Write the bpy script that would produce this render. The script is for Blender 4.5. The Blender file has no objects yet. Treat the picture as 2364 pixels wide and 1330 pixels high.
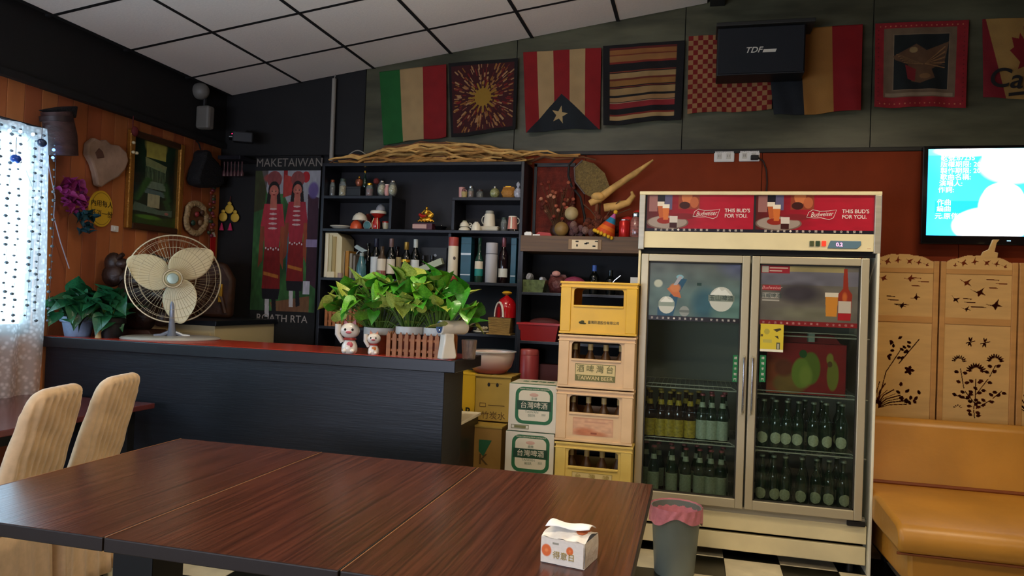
import bpy, math, random
import numpy as np
from mathutils import Vector, Matrix
random.seed(7)
col = bpy.context.scene.collection
PI = math.pi
sin, cos = math.sin, math.cos

# ------------------------------------------------------------------ camera, world, exposure, lights
FPX, CX, CY = 1680.0, 1182.0, 665.0
EYE = Vector((0, 0, 1.42))
PSI, TH, RHO = math.atan(424/1680), math.atan(24/1680), .0377
VF = Vector((-sin(PSI)*cos(TH), cos(PSI)*cos(TH), sin(TH)))
VH = Vector((cos(PSI), sin(PSI), 0)); VV = VH.cross(VF)
VR = VH*cos(RHO) + VV*sin(RHO); VU = VV*cos(RHO) - VH*sin(RHO)
cd = bpy.data.cameras.new('camera'); cam = bpy.data.objects.new('camera', cd); col.objects.link(cam)
cd.sensor_width = 36; cd.lens = FPX/2364*36; cd.clip_start = .02
mw = Matrix((VR, VU, -VF)).transposed().to_4x4(); mw.translation = EYE; cam.matrix_world = mw
sc = bpy.context.scene; sc.camera = cam
sc.view_settings.view_transform = 'Standard'; sc.view_settings.look = 'None'
sc.view_settings.exposure = 0.0; sc.view_settings.gamma = 1.0; sc.view_settings.use_curve_mapping = False
def ray(x, y): return VF + VR*((x-CX)/FPX) - VU*((y-CY)/FPX)
def atY(x, y, Y): r = ray(x, y); return EYE + r*(Y/r.y)          # point on the plane parallel to the back wall
def atX(x, y, X): r = ray(x, y); return EYE + r*(X/r.x)          # point on the plane parallel to the left wall
def atZ(x, y, Z): r = ray(x, y); return EYE + r*((Z-EYE.z)/r.z)  # point on a horizontal plane

w = bpy.data.worlds.new('world'); sc.world = w; w.use_nodes = True
bg = w.node_tree.nodes['Background']; bg.inputs[0].default_value = (.62, .84, 1, 1); bg.inputs[1].default_value = 9.0
def area(name, loc, rot, sx, sy, power, colr, spread=180):
    l = bpy.data.lights.new(name, 'AREA'); l.shape = 'RECTANGLE'; l.size = sx; l.size_y = sy; l.energy = power; l.color = colr
    l.spread = math.radians(spread)
    o = bpy.data.objects.new(name, l); col.objects.link(o); o.location = loc; o.rotation_euler = rot; return o
WARM = (1, .81, .55)
area('lamp_light_centre', (-1.15, 3.05, 2.84), (0, 0, 0), .9, .14, 22, (1, .87, .64), 165)
area('lamp_light_right', (1.35, 3.2, 3.04), (0, 0, 0), .9, .14, 27, WARM, 165)
area('lamp_light_front', (-.3, .6, 2.9), (0, 0, 0), 1.2, .14, 22, WARM, 170)
area('lamp_light_rear', (1.9, .9, 2.9), (0, 0, 0), 1.2, .14, 20, WARM, 170)
area('ceiling_fill_centre', (-1.15, 3.05, 2.90), (PI, 0, 0), .9, .14, 17, (1, .88, .74), 175)   # uplight added at the lamp position to brighten the ceiling
area('ceiling_fill_front', (-.3, .6, 2.96), (PI, 0, 0), 1.2, .14, 12, (.98, .9, .84), 175)  # second added uplight, out of view, for the nearer ceiling
p_ = area('window_portal', (-3.93, 2.37, 1.7), (0, -PI/2, 0), 1.25, 2.4, 1, (1, 1, 1)); p_.data.cycles.is_portal = True
area('front_fill_light', (-2.2, -1.38, 1.6), (PI/2+.6, 0, 0), 3.0, 1.6, 210, (.74, .80, 1))   # unseen cool fill added behind the camera, tilted up to brighten the ceiling

# ------------------------------------------------------------------ helpers
def lin(h):
    h = h.lstrip('#'); o = []
    for i in (0, 2, 4):
        c = int(h[i:i+2], 16)/255; o.append(c/12.92 if c <= .04045 else ((c+.055)/1.055)**2.4)
    return tuple(o)
MC = {}
def M(name, hx='#808080', rough=.6, metal=0, noise=None, bump=None, emis=None, coat=0, spec=.5, trans=0, ior=1.45, alpha=1, sheen=0):
    """procedural Principled material; noise=(scale, amount), bump=(scale, strength)"""
    if name in MC: return MC[name]
    m = bpy.data.materials.new(name); m.use_nodes = True; nt = m.node_tree; p = nt.nodes['Principled BSDF']
    c = lin(hx); p.inputs['Base Color'].default_value = (*c, 1)
    p.inputs['Roughness'].default_value = rough; p.inputs['Metallic'].default_value = metal
    p.inputs['Coat Weight'].default_value = coat; p.inputs['Specular IOR Level'].default_value = spec
    p.inputs['Transmission Weight'].default_value = trans; p.inputs['IOR'].default_value = ior; p.inputs['Alpha'].default_value = alpha
    p.inputs['Sheen Weight'].default_value = sheen
    tc = None
    def coords():
        nonlocal tc
        if tc is None: tc = nt.nodes.new('ShaderNodeTexCoord')
        return tc.outputs['Object']
    if noise:
        n = nt.nodes.new('ShaderNodeTexNoise'); n.inputs['Detail'].default_value = 4
        if isinstance(noise[0], tuple):
            mp = nt.nodes.new('ShaderNodeMapping'); mp.inputs['Scale'].default_value = noise[0]
            nt.links.new(coords(), mp.inputs[0]); nt.links.new(mp.outputs[0], n.inputs['Vector']); n.inputs['Scale'].default_value = 1
        else:
            nt.links.new(coords(), n.inputs['Vector']); n.inputs['Scale'].default_value = noise[0]
        r = nt.nodes.new('ShaderNodeValToRGB'); a = noise[1]
        c2 = lin(noise[2]) if len(noise) > 2 else tuple(min(1, v*(1+a)) for v in c)
        r.color_ramp.elements[0].position = .32; r.color_ramp.elements[1].position = .68
        r.color_ramp.elements[0].color = (*[v*(1-a) for v in c], 1); r.color_ramp.elements[1].color = (*c2, 1)
        nt.links.new(n.outputs[0], r.inputs[0]); nt.links.new(r.outputs[0], p.inputs['Base Color'])
    if bump:
        n = nt.nodes.new('ShaderNodeTexNoise'); n.inputs['Detail'].default_value = 3
        if isinstance(bump[0], tuple):
            mp = nt.nodes.new('ShaderNodeMapping'); mp.inputs['Scale'].default_value = bump[0]
            nt.links.new(coords(), mp.inputs[0]); nt.links.new(mp.outputs[0], n.inputs['Vector']); n.inputs['Scale'].default_value = 1
        else:
            nt.links.new(coords(), n.inputs['Vector']); n.inputs['Scale'].default_value = bump[0]
        b = nt.nodes.new('ShaderNodeBump'); b.inputs['Strength'].default_value = bump[1]; b.inputs['Distance'].default_value = .01
        nt.links.new(n.outputs[0], b.inputs['Height']); nt.links.new(b.outputs[0], p.inputs['Normal'])
    if emis: p.inputs['Emission Color'].default_value = (*lin(emis[0]), 1); p.inputs['Emission Strength'].default_value = emis[1]
    MC[name] = m; return m
def thin(name, tint='#ffffff', refl=.08, rough=.02, alpha=.05):
    """thin clear pane: see-through with a Fresnel reflection and a little film"""
    if name in MC: return MC[name]
    m = bpy.data.materials.new(name); m.use_nodes = True; nt = m.node_tree; nt.nodes.clear()
    o = nt.nodes.new('ShaderNodeOutputMaterial'); t = nt.nodes.new('ShaderNodeBsdfTransparent'); g = nt.nodes.new('ShaderNodeBsdfGlossy')
    d = nt.nodes.new('ShaderNodeBsdfDiffuse'); mx = nt.nodes.new('ShaderNodeMixShader'); mx2 = nt.nodes.new('ShaderNodeMixShader')
    f = nt.nodes.new('ShaderNodeFresnel'); f.inputs[0].default_value = 1.12+refl*2
    t.inputs[0].default_value = (*lin(tint), 1); g.inputs['Roughness'].default_value = rough; d.inputs[0].default_value = (*lin(tint), 1)
    mx2.inputs[0].default_value = alpha
    nt.links.new(t.outputs[0], mx2.inputs[1]); nt.links.new(d.outputs[0], mx2.inputs[2])
    nt.links.new(f.outputs[0], mx.inputs[0]); nt.links.new(mx2.outputs[0], mx.inputs[1]); nt.links.new(g.outputs[0], mx.inputs[2])
    nt.links.new(mx.outputs[0], o.inputs[0]); MC[name] = m; return m
def vcol(name='printed', rough=.6, bump=None, emis=0, coat=0, clear=0):
    """material that reads the flat print stored on the mesh as colours"""
    if name in MC: return MC[name]
    m = M(name, '#ffffff', rough, bump=bump, coat=coat); nt = m.node_tree; p = nt.nodes['Principled BSDF']
    a = nt.nodes.new('ShaderNodeAttribute'); a.attribute_name = 'Col'
    nt.links.new(a.outputs['Color'], p.inputs['Base Color'])
    if emis: nt.links.new(a.outputs['Color'], p.inputs['Emission Color']); p.inputs['Emission Strength'].default_value = emis
    if clear: p.inputs['Alpha'].default_value = clear
    return m

class B:
    """collects shapes; build() links them as one mesh object"""
    def __init__(s): s.v = []; s.f = []; s.T = None
    def add(s, vs, fs):
        n = len(s.v)
        if s.T is not None: vs = [tuple(s.T @ Vector(v)) for v in vs]
        s.v += [tuple(v) for v in vs]; s.f += [tuple(i+n for i in q) for q in fs]; return s
    def box(s, x0, x1, y0, y1, z0, z1):
        return s.add([(x, y, z) for z in (z0, z1) for y in (y0, y1) for x in (x0, x1)],
                     [(0, 2, 3, 1), (4, 5, 7, 6), (0, 1, 5, 4), (2, 6, 7, 3), (0, 4, 6, 2), (1, 3, 7, 5)])
    def taper(s, a, b, z0, z1, c=(0, 0)):
        """box with footprint half sizes a at z0 and b at z1"""
        vs = [(c[0]+sx*h[0], c[1]+sy*h[1], z) for z, h in ((z0, a), (z1, b)) for sy in (-1, 1) for sx in (-1, 1)]
        return s.add(vs, [(0, 2, 3, 1), (4, 5, 7, 6), (0, 1, 5, 4), (2, 6, 7, 3), (0, 4, 6, 2), (1, 3, 7, 5)])
    def lathe(s, prof, n=20, c=(0, 0, 0), cap=True, axis='z', sq=1):
        vs = []; m = len(prof)
        for r, z in prof:
            for k in range(n):
                a = 2*PI*k/n; x, y = r*cos(a), r*sin(a)*sq
                vs.append((c[0]+x, c[1]+y, c[2]+z) if axis == 'z' else (c[0]+x, c[1]+z, c[2]+y) if axis == 'y' else (c[0]+z, c[1]+x, c[2]+y))
        fs = [(i*n+k, i*n+(k+1) % n, (i+1)*n+(k+1) % n, (i+1)*n+k) for i in range(m-1) for k in range(n)]
        if cap: fs += [tuple(range(n))[::-1], tuple(range((m-1)*n, m*n))]
        return s.add(vs, fs)
    def ell(s, c, r, n=14, m=9):
        rx, ry, rz = (r, r, r) if not isinstance(r, tuple) else r
        vs = [(c[0], c[1], c[2]-rz)]; fs = []
        for i in range(1, m):
            t = PI*i/m - PI/2
            vs += [(c[0]+rx*cos(t)*cos(2*PI*k/n), c[1]+ry*cos(t)*sin(2*PI*k/n), c[2]+rz*sin(t)) for k in range(n)]
        vs.append((c[0], c[1], c[2]+rz)); e = len(vs)-1
        for k in range(n):
            fs.append((0, 1+(k+1) % n, 1+k)); fs.append((e, 1+(m-2)*n+k, 1+(m-2)*n+(k+1) % n))
        for i in range(m-2):
            for k in range(n): fs.append((1+i*n+k, 1+i*n+(k+1) % n, 1+(i+1)*n+(k+1) % n, 1+(i+1)*n+k))
        return s.add(vs, fs)
    def tube(s, pts, r, n=8, closed=False):
        pts = [Vector(p) for p in pts]; m = len(pts); rs = r if isinstance(r, (list, tuple)) else [r]*m
        vs = []; up = None
        for i, p in enumerate(pts):
            a = pts[(i-1) % m] if closed or i else pts[0]; b = pts[(i+1) % m] if closed or i < m-1 else pts[-1]
            t = (b-a).normalized()
            if up is None: up = Vector((0, 0, 1)) if abs(t.z) < .9 else Vector((1, 0, 0))
            u = (up - t*up.dot(t)).normalized(); up = u; q = t.cross(u)
            vs += [p + (u*cos(2*PI*k/n) + q*sin(2*PI*k/n))*rs[i] for k in range(n)]
        fs = [(i*n+k, i*n+(k+1) % n, ((i+1) % m)*n+(k+1) % n, ((i+1) % m)*n+k) for i in range(m if closed else m-1) for k in range(n)]
        if not closed: fs += [tuple(range(n))[::-1], tuple(range((m-1)*n, m*n))]
        return s.add(vs, fs)
    def prism(s, poly, d0, d1, plane='xz'):
        n = len(poly)
        def P(a, b, d): return (a, d, b) if plane == 'xz' else (d, a, b) if plane == 'yz' else (a, b, d)
        vs = [P(a, b, d0) for a, b in poly] + [P(a, b, d1) for a, b in poly]
        return s.add(vs, [tuple(range(n)), tuple(range(n, 2*n))[::-1]] + [(i, i+n, (i+1) % n+n, (i+1) % n) for i in range(n)])
    def grid(s, fn, nu, nv, closed=False):
        vs = [fn(i/nu, j/nv) for j in range(nv+1) for i in range(nu+1)]
        return s.add(vs, [(j*(nu+1)+i, j*(nu+1)+i+1, (j+1)*(nu+1)+i+1, (j+1)*(nu+1)+i) for j in range(nv) for i in range(nu)])
    def mesh(s, name, mat=None, smooth=38):
        me = bpy.data.meshes.new(name); me.from_pydata(s.v, [], s.f)
        if mat: me.materials.append(mat)
        if smooth:
            me.polygons.foreach_set('use_smooth', [True]*len(me.polygons)); me.set_sharp_from_angle(angle=math.radians(smooth))
        return me
    def build(s, name, mat, parent=None, loc=None, rot=None, smooth=38, bev=0, solid=0, sub=0, label=None):
        return put(name, s.mesh(name, mat, smooth), parent, loc, rot, bev, solid, sub, label)
def put(name, me, parent=None, loc=None, rot=None, bev=0, solid=0, sub=0, label=None):
    o = bpy.data.objects.new(name, me); col.objects.link(o)
    if parent: o.parent = parent
    if loc is not None: o.location = loc
    if rot is not None: o.rotation_euler = rot
    if solid: md = o.modifiers.new('thickness', 'SOLIDIFY'); md.thickness = solid; md.offset = 0
    if bev: md = o.modifiers.new('bevel', 'BEVEL'); md.width = bev; md.segments = 2; md.limit_method = 'ANGLE'; md.angle_limit = .6; md.harden_normals = False
    if sub: md = o.modifiers.new('sub', 'SUBSURF'); md.levels = sub; md.render_levels = sub
    if label: o['label'] = label
    return o
def tag(o, label, cat, group=None, kind=None):
    o['label'] = label; o['category'] = cat
    if group: o['group'] = group
    if kind: o['kind'] = kind
    return o
def thing(name, label, cat, loc=(0, 0, 0), rz=0, group=None, rot=None):
    o = bpy.data.objects.new(name, None); col.objects.link(o); o.empty_display_size = .05
    o.location = loc; o.rotation_euler = rot or (0, 0, rz); return tag(o, label, cat, group)
def struct(o): o['kind'] = 'structure'; return o
def copy_tree(o, parent=None):
    c = o.copy(); col.objects.link(c)
    if parent: c.parent = parent
    for ch in list(o.children): copy_tree(ch, c)
    return c
def text(body, size, mat, parent, loc, rot=(PI/2, 0, 0), name='lettering', sx=1, ext=.0006, shear=0, bold=0, align='CENTER', space=1):
    cu = bpy.data.curves.new(name, 'FONT'); cu.body = body; cu.size = size; cu.extrude = ext; cu.align_x = align; cu.align_y = 'CENTER'
    if any(ord(ch) > 0x2E80 for ch in body): bold = 0; cu.resolution_u = 3
    cu.shear = shear; cu.offset = min(bold, size*.012); cu.space_character = space
    t = bpy.data.objects.new(name, cu); me = bpy.data.meshes.new_from_object(t)
    bpy.data.objects.remove(t); me.materials.clear(); me.materials.append(mat)
    if sx != 1: me.transform(Matrix.Diagonal((sx, 1, 1, 1)))
    return put(name, me, parent, loc, rot)

class Canvas:
    """flat print: colours painted on the points of a fine grid, u to the right, v up, both 0..1"""
    def __init__(s, nx, ny, bgc):
        s.nx, s.ny = nx, ny; s.c = np.zeros((ny, nx, 3)); s.c[:] = lin(bgc)
        s.u, s.v = np.meshgrid((np.arange(nx)+.5)/nx, (np.arange(ny)+.5)/ny); s.rng = np.random.RandomState(5)
    def put(s, m, c, a=1): m = np.clip(m, 0, 1)[..., None]*a; s.c = s.c*(1-m) + np.array(lin(c))*m; return s
    def rect(s, u0, u1, v0, v1, c, a=1): return s.put(((s.u >= u0) & (s.u < u1) & (s.v >= v0) & (s.v < v1)).astype(float), c, a)
    def ell(s, cu, cv, ru, rv, c, a=1, rot=0, soft=0):
        du, dv = s.u-cu, s.v-cv
        if rot: k = ru/rv; du, dv = du*cos(rot)+dv*sin(rot)*1, -du*sin(rot)+dv*cos(rot)
        d = (du/ru)**2 + (dv/rv)**2
        return s.put((d < 1).astype(float) if not soft else np.clip((1-d)/soft, 0, 1), c, a)
    def poly(s, pts, c, a=1):
        m = np.zeros(s.u.shape, bool); n = len(pts)
        for i in range(n):
            x0, y0 = pts[i]; x1, y1 = pts[(i+1) % n]
            if y0 == y1: continue
            m ^= ((y0 > s.v) != (y1 > s.v)) & (s.u < (x1-x0)*(s.v-y0)/(y1-y0)+x0)
        return s.put(m.astype(float), c, a)
    def line(s, pts, wd, c, a=1, asp=1):
        """polyline of half width wd; asp = height/width of the print"""
        for (x0, y0), (x1, y1) in zip(pts, pts[1:]):
            dx, dy = x1-x0, (y1-y0)*asp; L = dx*dx+dy*dy+1e-12
            t = np.clip(((s.u-x0)*dx+(s.v-y0)*asp*dy)/L, 0, 1)
            d = np.hypot(s.u-x0-t*dx, (s.v-y0)*asp-t*dy); s.put((d < wd).astype(float), c, a)
        return s
    def noise(s, k, amt):
        """cloudy variation with cells of 1/k"""
        g = s.rng.rand(k+2, k+2); x = s.u*k; y = s.v*k; i = x.astype(int); j = y.astype(int); fx = x-i; fy = y-j
        fx = fx*fx*(3-2*fx); fy = fy*fy*(3-2*fy)
        n = (g[j, i]*(1-fx)+g[j, i+1]*fx)*(1-fy)+(g[j+1, i]*(1-fx)+g[j+1, i+1]*fx)*fy
        s.c = np.clip(s.c*(1+amt*(n[..., None]*2-1)), 0, 1); return s
    def build(s, name, W, H, mat, parent=None, loc=None, rot=None, fn=None, mask=None, solid=0, label=None, smooth=True):
        """W x H metres in the XZ plane, facing -Y, lower left corner at the origin"""
        nx, ny = s.nx, s.ny; uu = np.linspace(0, 1, nx); vv = np.linspace(0, 1, ny)
        if fn: vs = [fn(u, v) for v in vv for u in uu]
        else: vs = [(u*W, 0, v*H) for v in vv for u in uu]
        fs = [(j*nx+i, j*nx+i+1, (j+1)*nx+i+1, (j+1)*nx+i) for j in range(ny-1) for i in range(nx-1) if mask is None or not mask[j, i]]
        me = bpy.data.meshes.new(name); me.from_pydata(vs, [], fs); me.materials.append(mat)
        a = me.color_attributes.new('Col', 'FLOAT_COLOR', 'POINT')
        a.data.foreach_set('color', np.concatenate([s.c.reshape(-1, 3), np.ones((nx*ny, 1))], 1).ravel())
        me.polygons.foreach_set('use_smooth', [smooth]*len(me.polygons))
        return put(name, me, parent, loc, rot, solid=solid, label=label)

BLACK = M('black laminate', '#12171e', .42, noise=((3, 3, 60), .25), bump=((8, 8, 120), .1))
DARKW = M('dark stained shelf wood', '#15161d', .36, noise=((40, 6, 6), .3), bump=((60, 6, 6), .08))
WHITEP = M('white plastic', '#e8e4da', .35)
CREAM = M('cream painted metal', '#e6d7a8', .4, noise=(6, .05))
ALU = M('brushed aluminium', '#b7b2a2', .38, metal=.55, noise=((4, 4, 40), .1))
STEEL = M('chrome', '#c9c9c6', .2, metal=1)
GOLD = M('gold', '#d8a336', .3, metal=.9, bump=(60, .2))
PRINT = vcol()

# ------------------------------------------------------------------ the room
XL, XR, YB, YF = -3.82, 3.1, 5.2, -1.4
def ceil_z(x): return 3.522 + .14*(x-.025)
fl = struct(B().box(XL, XR, YF, YB, -.05, -.008).build('floor', M('floor grout', '#3a3630', .8), smooth=0))
TW = M('cream floor tile', '#cfc4a4', .3, noise=(9, .12)); TB = M('black floor tile', '#17160f', .28, noise=(9, .3))
tm = {k: B().box(.002, .298, .002, .298, -.008, 0).mesh('tile', m, 0) for k, m in ((0, TW), (1, TB))}
rest = {0: B(), 1: B()}
for i in range(-14, 10):
    for j in range(-19, 4):
        x, y = .203+.3*i, 4.01+.3*j; k = (i+j) % 2
        if x < XL-.01 or x+.3 > XR+.01 or y+.3 > YB+.01 or y < YF: continue
        if -7 <= i <= 3 and -5 <= j <= 1: put('tile', tm[k], fl, (x, y, 0))
        else: rest[k].box(x+.002, x+.298, y+.002, y+.298, -.008, 0)
for k, m in ((0, TW), (1, TB)): rest[k].build('tile_field', m, fl, smooth=0)['kind'] = 'stuff'

wb = struct(B().box(XL-.1, XR+.1, YB+.012, YB+.1, 0, 3.7).build('wall_back', M('wall backing', '#0c0c0b', .9), smooth=0))
UPP = M('glossy black green wall panel', '#4c4b38', .34, noise=((2, 2, 9), .4), bump=((3, 3, 14), .25))
LOW = M('red brown painted wall panel', '#80300f', .62, noise=((5, 5, 3), .1), bump=(40, .08), spec=.2)
BLK = M('matt black wall', '#121110', .7, noise=(5, .2))
xs = [-2.55, -1.34, -.13, 1.08, 2.29, XR]
for a, b in zip(xs, xs[1:]): B().box(a+.003, b-.003, YB, YB+.012, 2.5, 3.66).build('wall_panel', UPP, wb, smooth=0)
B().box(XL, -2.553, YB, YB+.012, 2.5, 3.66).build('wall_panel', BLK, wb, smooth=0)
xs = [-2.0, -.8, .41, 1.62, XR]
for a, b in zip(xs, xs[1:]): B().box(a+.002, b-.002, YB, YB+.012, 0, 2.478).build('wall_panel', LOW, wb, smooth=0)
B().box(XL, -2.002, YB, YB+.012, 0, 2.478).build('wall_panel', BLK, wb, smooth=0)
struct(B().box(-1.2, XR, YB-.012, YB+.004, 2.474, 2.502).build('trim_1', M('dark trim', '#15130f', .45), smooth=0, bev=.003))

wl = struct(B().box(XL-.1, XL-.014, YF, 1.2, 0, 3.1).box(XL-.1, XL-.014, 3.54, YB+.1, 0, 3.1).box(XL-.1, XL-.014, 1.2, 3.54, 0, 1.12).box(XL-.1, XL-.014, 1.2, 3.54, 2.31, 3.1)
            .build('wall_left', M('wall backing'), smooth=0))
PINE = [M('orange pine plank %s' % n, h, .5, noise=((5, 5, 1.2), .22), bump=((30, 30, 2), .12)) for n, h in (('light', '#b06a3a'), ('mid', '#a35c32'), ('red', '#96502e'))]
y = YB-.002; k = 0
while y > 1.2:
    a = y-.113
    z0 = 0 if a > 3.50 else 2.31
    B().box(XL-.014, XL, a+.0015, y-.0015, z0, 2.6).build('plank', PINE[(k*7+k//3) % 3], wl, smooth=0, bev=.002)
    if z0 and a > 2.2: B().box(XL-.014, XL, a+.0015, y-.0015, 0, 1.1).build('plank', PINE[(k*5) % 3], wl, smooth=0, bev=.002)
    y -= .113; k += 1
struct(B().box(XL-.014, XL+.03, YF, YB, 2.59, 3.1).box(XL-.014, XL+.05, YF, YB, 2.56, 2.6).build('trim_2', M('black soffit', '#131211', .75, noise=(4, .2)), smooth=0))
wf = struct(thing('window_1', 'x', 'x')); del wf['label'], wf['category']
FR = M('window frame', '#8d8a84', .5)
b = B()
for yy in (1.2, 2.35, 3.5): b.box(XL-.09, XL-.03, yy, yy+.04, 1.12, 2.31)
for zz in (1.12, 2.27): b.box(XL-.09, XL-.03, 1.2, 3.54, zz, zz+.04)
b.build('window_frame', FR, wf, smooth=0)
for yy in (1.24, 2.39): B().box(XL-.062, XL-.058, yy, yy+1.11, 1.16, 2.27).build('pane', thin('window glass', '#f4fbff', .05), wf, smooth=0)

ce = struct(B().prism([(XL, ceil_z(XL)+.014), (.03, ceil_z(.03)+.014), (.03, 3.75), (XL, 3.75)], YF, YB).build('ceiling', M('black ceiling grid', '#17140f', .7), smooth=0))
CT = M('ceiling board', '#e4dbd0', .85, noise=(60, .03), bump=(90, .1)); sl = math.atan(.14)
BAR = M('black ceiling bar', '#0b0a09', .8)
cx_ = [.025-.628*k for k in range(8)]; ry = [YB-.003, 4.70, 4.09, 3.48, 2.87, 2.26, 1.65, 1.04, .43, -.18, -.79, YF]
for x in cx_[1:7]: B().box(x-.012, x+.012, YF, YB, ceil_z(x)-.002, ceil_z(x)+.012).build('grid_bar', BAR, ce, smooth=0)
for y in ry[1:-1]: B().prism([(XL, ceil_z(XL)-.002), (.03, ceil_z(.03)-.002), (.03, ceil_z(.03)+.012), (XL, ceil_z(XL)+.012)], y-.012, y+.012).build('grid_bar', BAR, ce, smooth=0)
for i in range(7):
    x1 = cx_[i]; x0 = max(cx_[i+1], XL+.05)
    if x1-x0 < .05: continue
    for j in range(11):
        y1, y0 = ry[j], ry[j+1]; L = (x1-x0-.026)/cos(sl)
        B().box(0, L, y0+.013, y1-.013, 0, .014).build('ceiling_tile', CT, ce, (x0+.013, 0, ceil_z(x0+.013)), (0, -sl, 0), smooth=0)
struct(B().box(.031, XR, YF, YB, 3.56, 3.75).build('trim_3', M('dark ceiling', '#1b1a16', .7), smooth=0))
struct(B().box(.031, .13, YF, YB, 3.50, 3.56).build('trim_4', M('dark ceiling'), smooth=0))
struct(B().box(XR, XR+.1, YF, YB+.1, 0, 3.7).build('wall_right', M('far side wall', '#6d4a33', .7), smooth=0))
struct(B().box(XL-.1, XR+.1, YF-.1, YF, 0, 3.7).build('wall_front', M('front side wall', '#6a5a4a', .7), smooth=0))

# ------------------------------------------------------------------ counter
t = thing('bar_counter', 'long black laminate bar counter with an orange red top surface', 'counter', (-3.8, 3.55, 0))
B().box(0, 2.55, .04, .36, 0, 1.025).build('body', BLACK, t, smooth=0, bev=.003)
B().box(0, 2.62, 0, .47, 1.025, 1.088).build('countertop', M('dark counter edge', '#15171b', .35, noise=((3, 3, 60), .2)), t, smooth=0, bev=.004)
B().box(.01, 2.59, .022, .455, 1.088, 1.0905).build('top_surface', M('orange red laminate', '#a8301a', .22, noise=((3, 10, 3), .12)), t, smooth=0, label='glossy orange red laminate top')
t = thing('work_desk', 'low black desk with a white top behind the right end of the bar counter', 'desk', (-2.6, 3.93, 0))
B().box(0, 1.33, 0, .38, 0, .695).build('body', DARKW, t, smooth=0, bev=.003)
B().box(-.01, 1.345, -.002, .385, .695, .712).build('desktop', M('white laminate', '#efe6cf', .4), t, smooth=0, bev=.002)
t = thing('side_cabinet', 'low cream sided cabinet with a black top in the back left corner', 'cabinet', (-3.79, 4.42, 0))
B().box(0, .55, 0, .74, 0, 1.15).build('body', M('cream cabinet side', '#cdbb8e', .6), t, smooth=0, bev=.003)
B().box(-.0, .58, -.03, .76, 1.15, 1.185).build('cabinet_top', BLACK, t, smooth=0, bev=.003)
for k in (0, 1): B().box(.03+k*.25, .27+k*.25, -.012, 0, .06, 1.1).build('door', M('cream cabinet side'), t, smooth=0, bev=.002)

# ------------------------------------------------------------------ dining tables
TT = M('dark red brown table wood', '#3e2015', .25, noise=((110, 2.2, 110), .16, '#5e3222'), bump=((110, 3, 110), .08))
TE = M('dark table edge', '#1d130d', .5); TL = M('black table steel', '#0d0d0d', .5)
names = ('leftmost', 'middle', 'rightmost')
labs = ('dark wood dining table at the left end, beside the covered chairs', 'middle one of the three dark wood tables pushed together', 'dark wood dining table at the right end, under the tissue pack')
for k in range(3):
    t = thing('dining_table', labs[k], 'table', (-2.17+.682*k, 1.61, 0), group='three dark wood tables pushed together')
    B().box(0, .677, 0, 1.152, .712, .7495).build('table_edge', TE, t, smooth=0, bev=.003)
    B().box(.003, .674, .003, 1.149, .7495, .7505).build('tabletop', TT, t, smooth=0)
    B().box(.0, .0035, .003, 1.149, .748, .7512).build('edge_strip', M('worn table edge', '#8a5a34', .5), t, smooth=0)
    B().box(.26, .42, .5, .66, .05, .712).build('pedestal', TL, t, smooth=0, bev=.004)
    B().box(.1, .58, .2, .95, 0, .05).build('base_plate', TL, t, smooth=0, bev=.01)
t = thing('window_table', 'dark red table under the lace curtain by the window', 'table', (-3.79, 2.3, 0))
B().box(0, .86, 0, 1.2, .725, .755).build('tabletop', M('glossy dark red table', '#5a2b2a', .16, noise=((20, 2, 20), .2)), t, smooth=0, bev=.005)
B().box(.1, .76, .1, 1.1, .66, .725).build('apron', TL, t, smooth=0)
for x in (.08, .74):
    for y in (.08, 1.08): B().box(x, x+.05, y, y+.05, 0, .725).build('leg', TL, t, smooth=0)
# ------------------------------------------------------------------ flags and cloths on the back wall
CLOTH = vcol('woven cloth print', .85, bump=(260, .25)); HEM = M('cloth hem', '#1a1a1a', .8)
def flag(name, label, c, TL, TR, BR, BL, Y=5.168, rip=.008, cat='flag', group='flags and cloths hung along the back wall'):
    P = [atY(*q, Y) for q in (BL, BR, TR, TL)]; o0 = P[0].copy()
    def fn(u, v):
        p = P[0]*(1-u)*(1-v)+P[1]*u*(1-v)+P[2]*u*v+P[3]*(1-u)*v - o0
        p.y = -rip*(.3+(1-v))*(sin(u*9+TL[0])+.5*sin(u*21+v*4)) - .012*(1-v); p.z += .006*sin(u*7+TL[0]*.3)*(1-v); return p
    c.c = c.c*np.array((.6, .5, .37))                                  # dimmer, warmer light put into the cloth colours, offsetting the front fill
    o = c.build(name, 1, 1, CLOTH, None, o0, fn=fn, solid=.003); return tag(o, label, cat, group)
GN, CR, RD, NV = '#1f7a3a', '#cdb68c', '#a31a20', '#1d2733'
c = Canvas(220, 60, RD); c.rect(0, .31, 0, 1, GN).rect(.31, .655, 0, 1, CR).noise(12, .08)
flag('tricolour_flag', 'green, cream and red tricolour flag nearest the pipe on the back wall', c, (876, 166), (1030, 148), (1031, 316), (888, 335))
c = Canvas(300, 300, '#4a0f10')
rg = np.random.RandomState(3)
for k in range(330):
    a = rg.rand()*2*PI; r = .1+.4*rg.rand()**.8; L = .03+.06*rg.rand()
    x, y = .5+r*cos(a), .5+r*sin(a); x2, y2 = .5+(r+L)*cos(a), .5+(r+L)*sin(a)
    if max(abs(x2-.5), abs(y2-.5)) < .46: c.line([(x, y), (x2, y2)], .004+.007*rg.rand(), rg.choice(['#b98a5a', '#a8742e', '#8a1f18', '#c9a37a', '#7a2416']))
c.ell(.5, .5, .12, .12, '#b59332')
for k in range(16):
    a = 2*PI*k/16; c.line([(.5, .5), (.5+.2*cos(a), .5+.2*sin(a))], .012, '#b59332')
for k in range(26):
    a = 2*PI*k/26+.1; r = .16+.07*(k % 3); c.ell(.5+r*cos(a), .5+r*sin(a), .012+.008*(k % 3), .016, '#4a1712')
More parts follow.
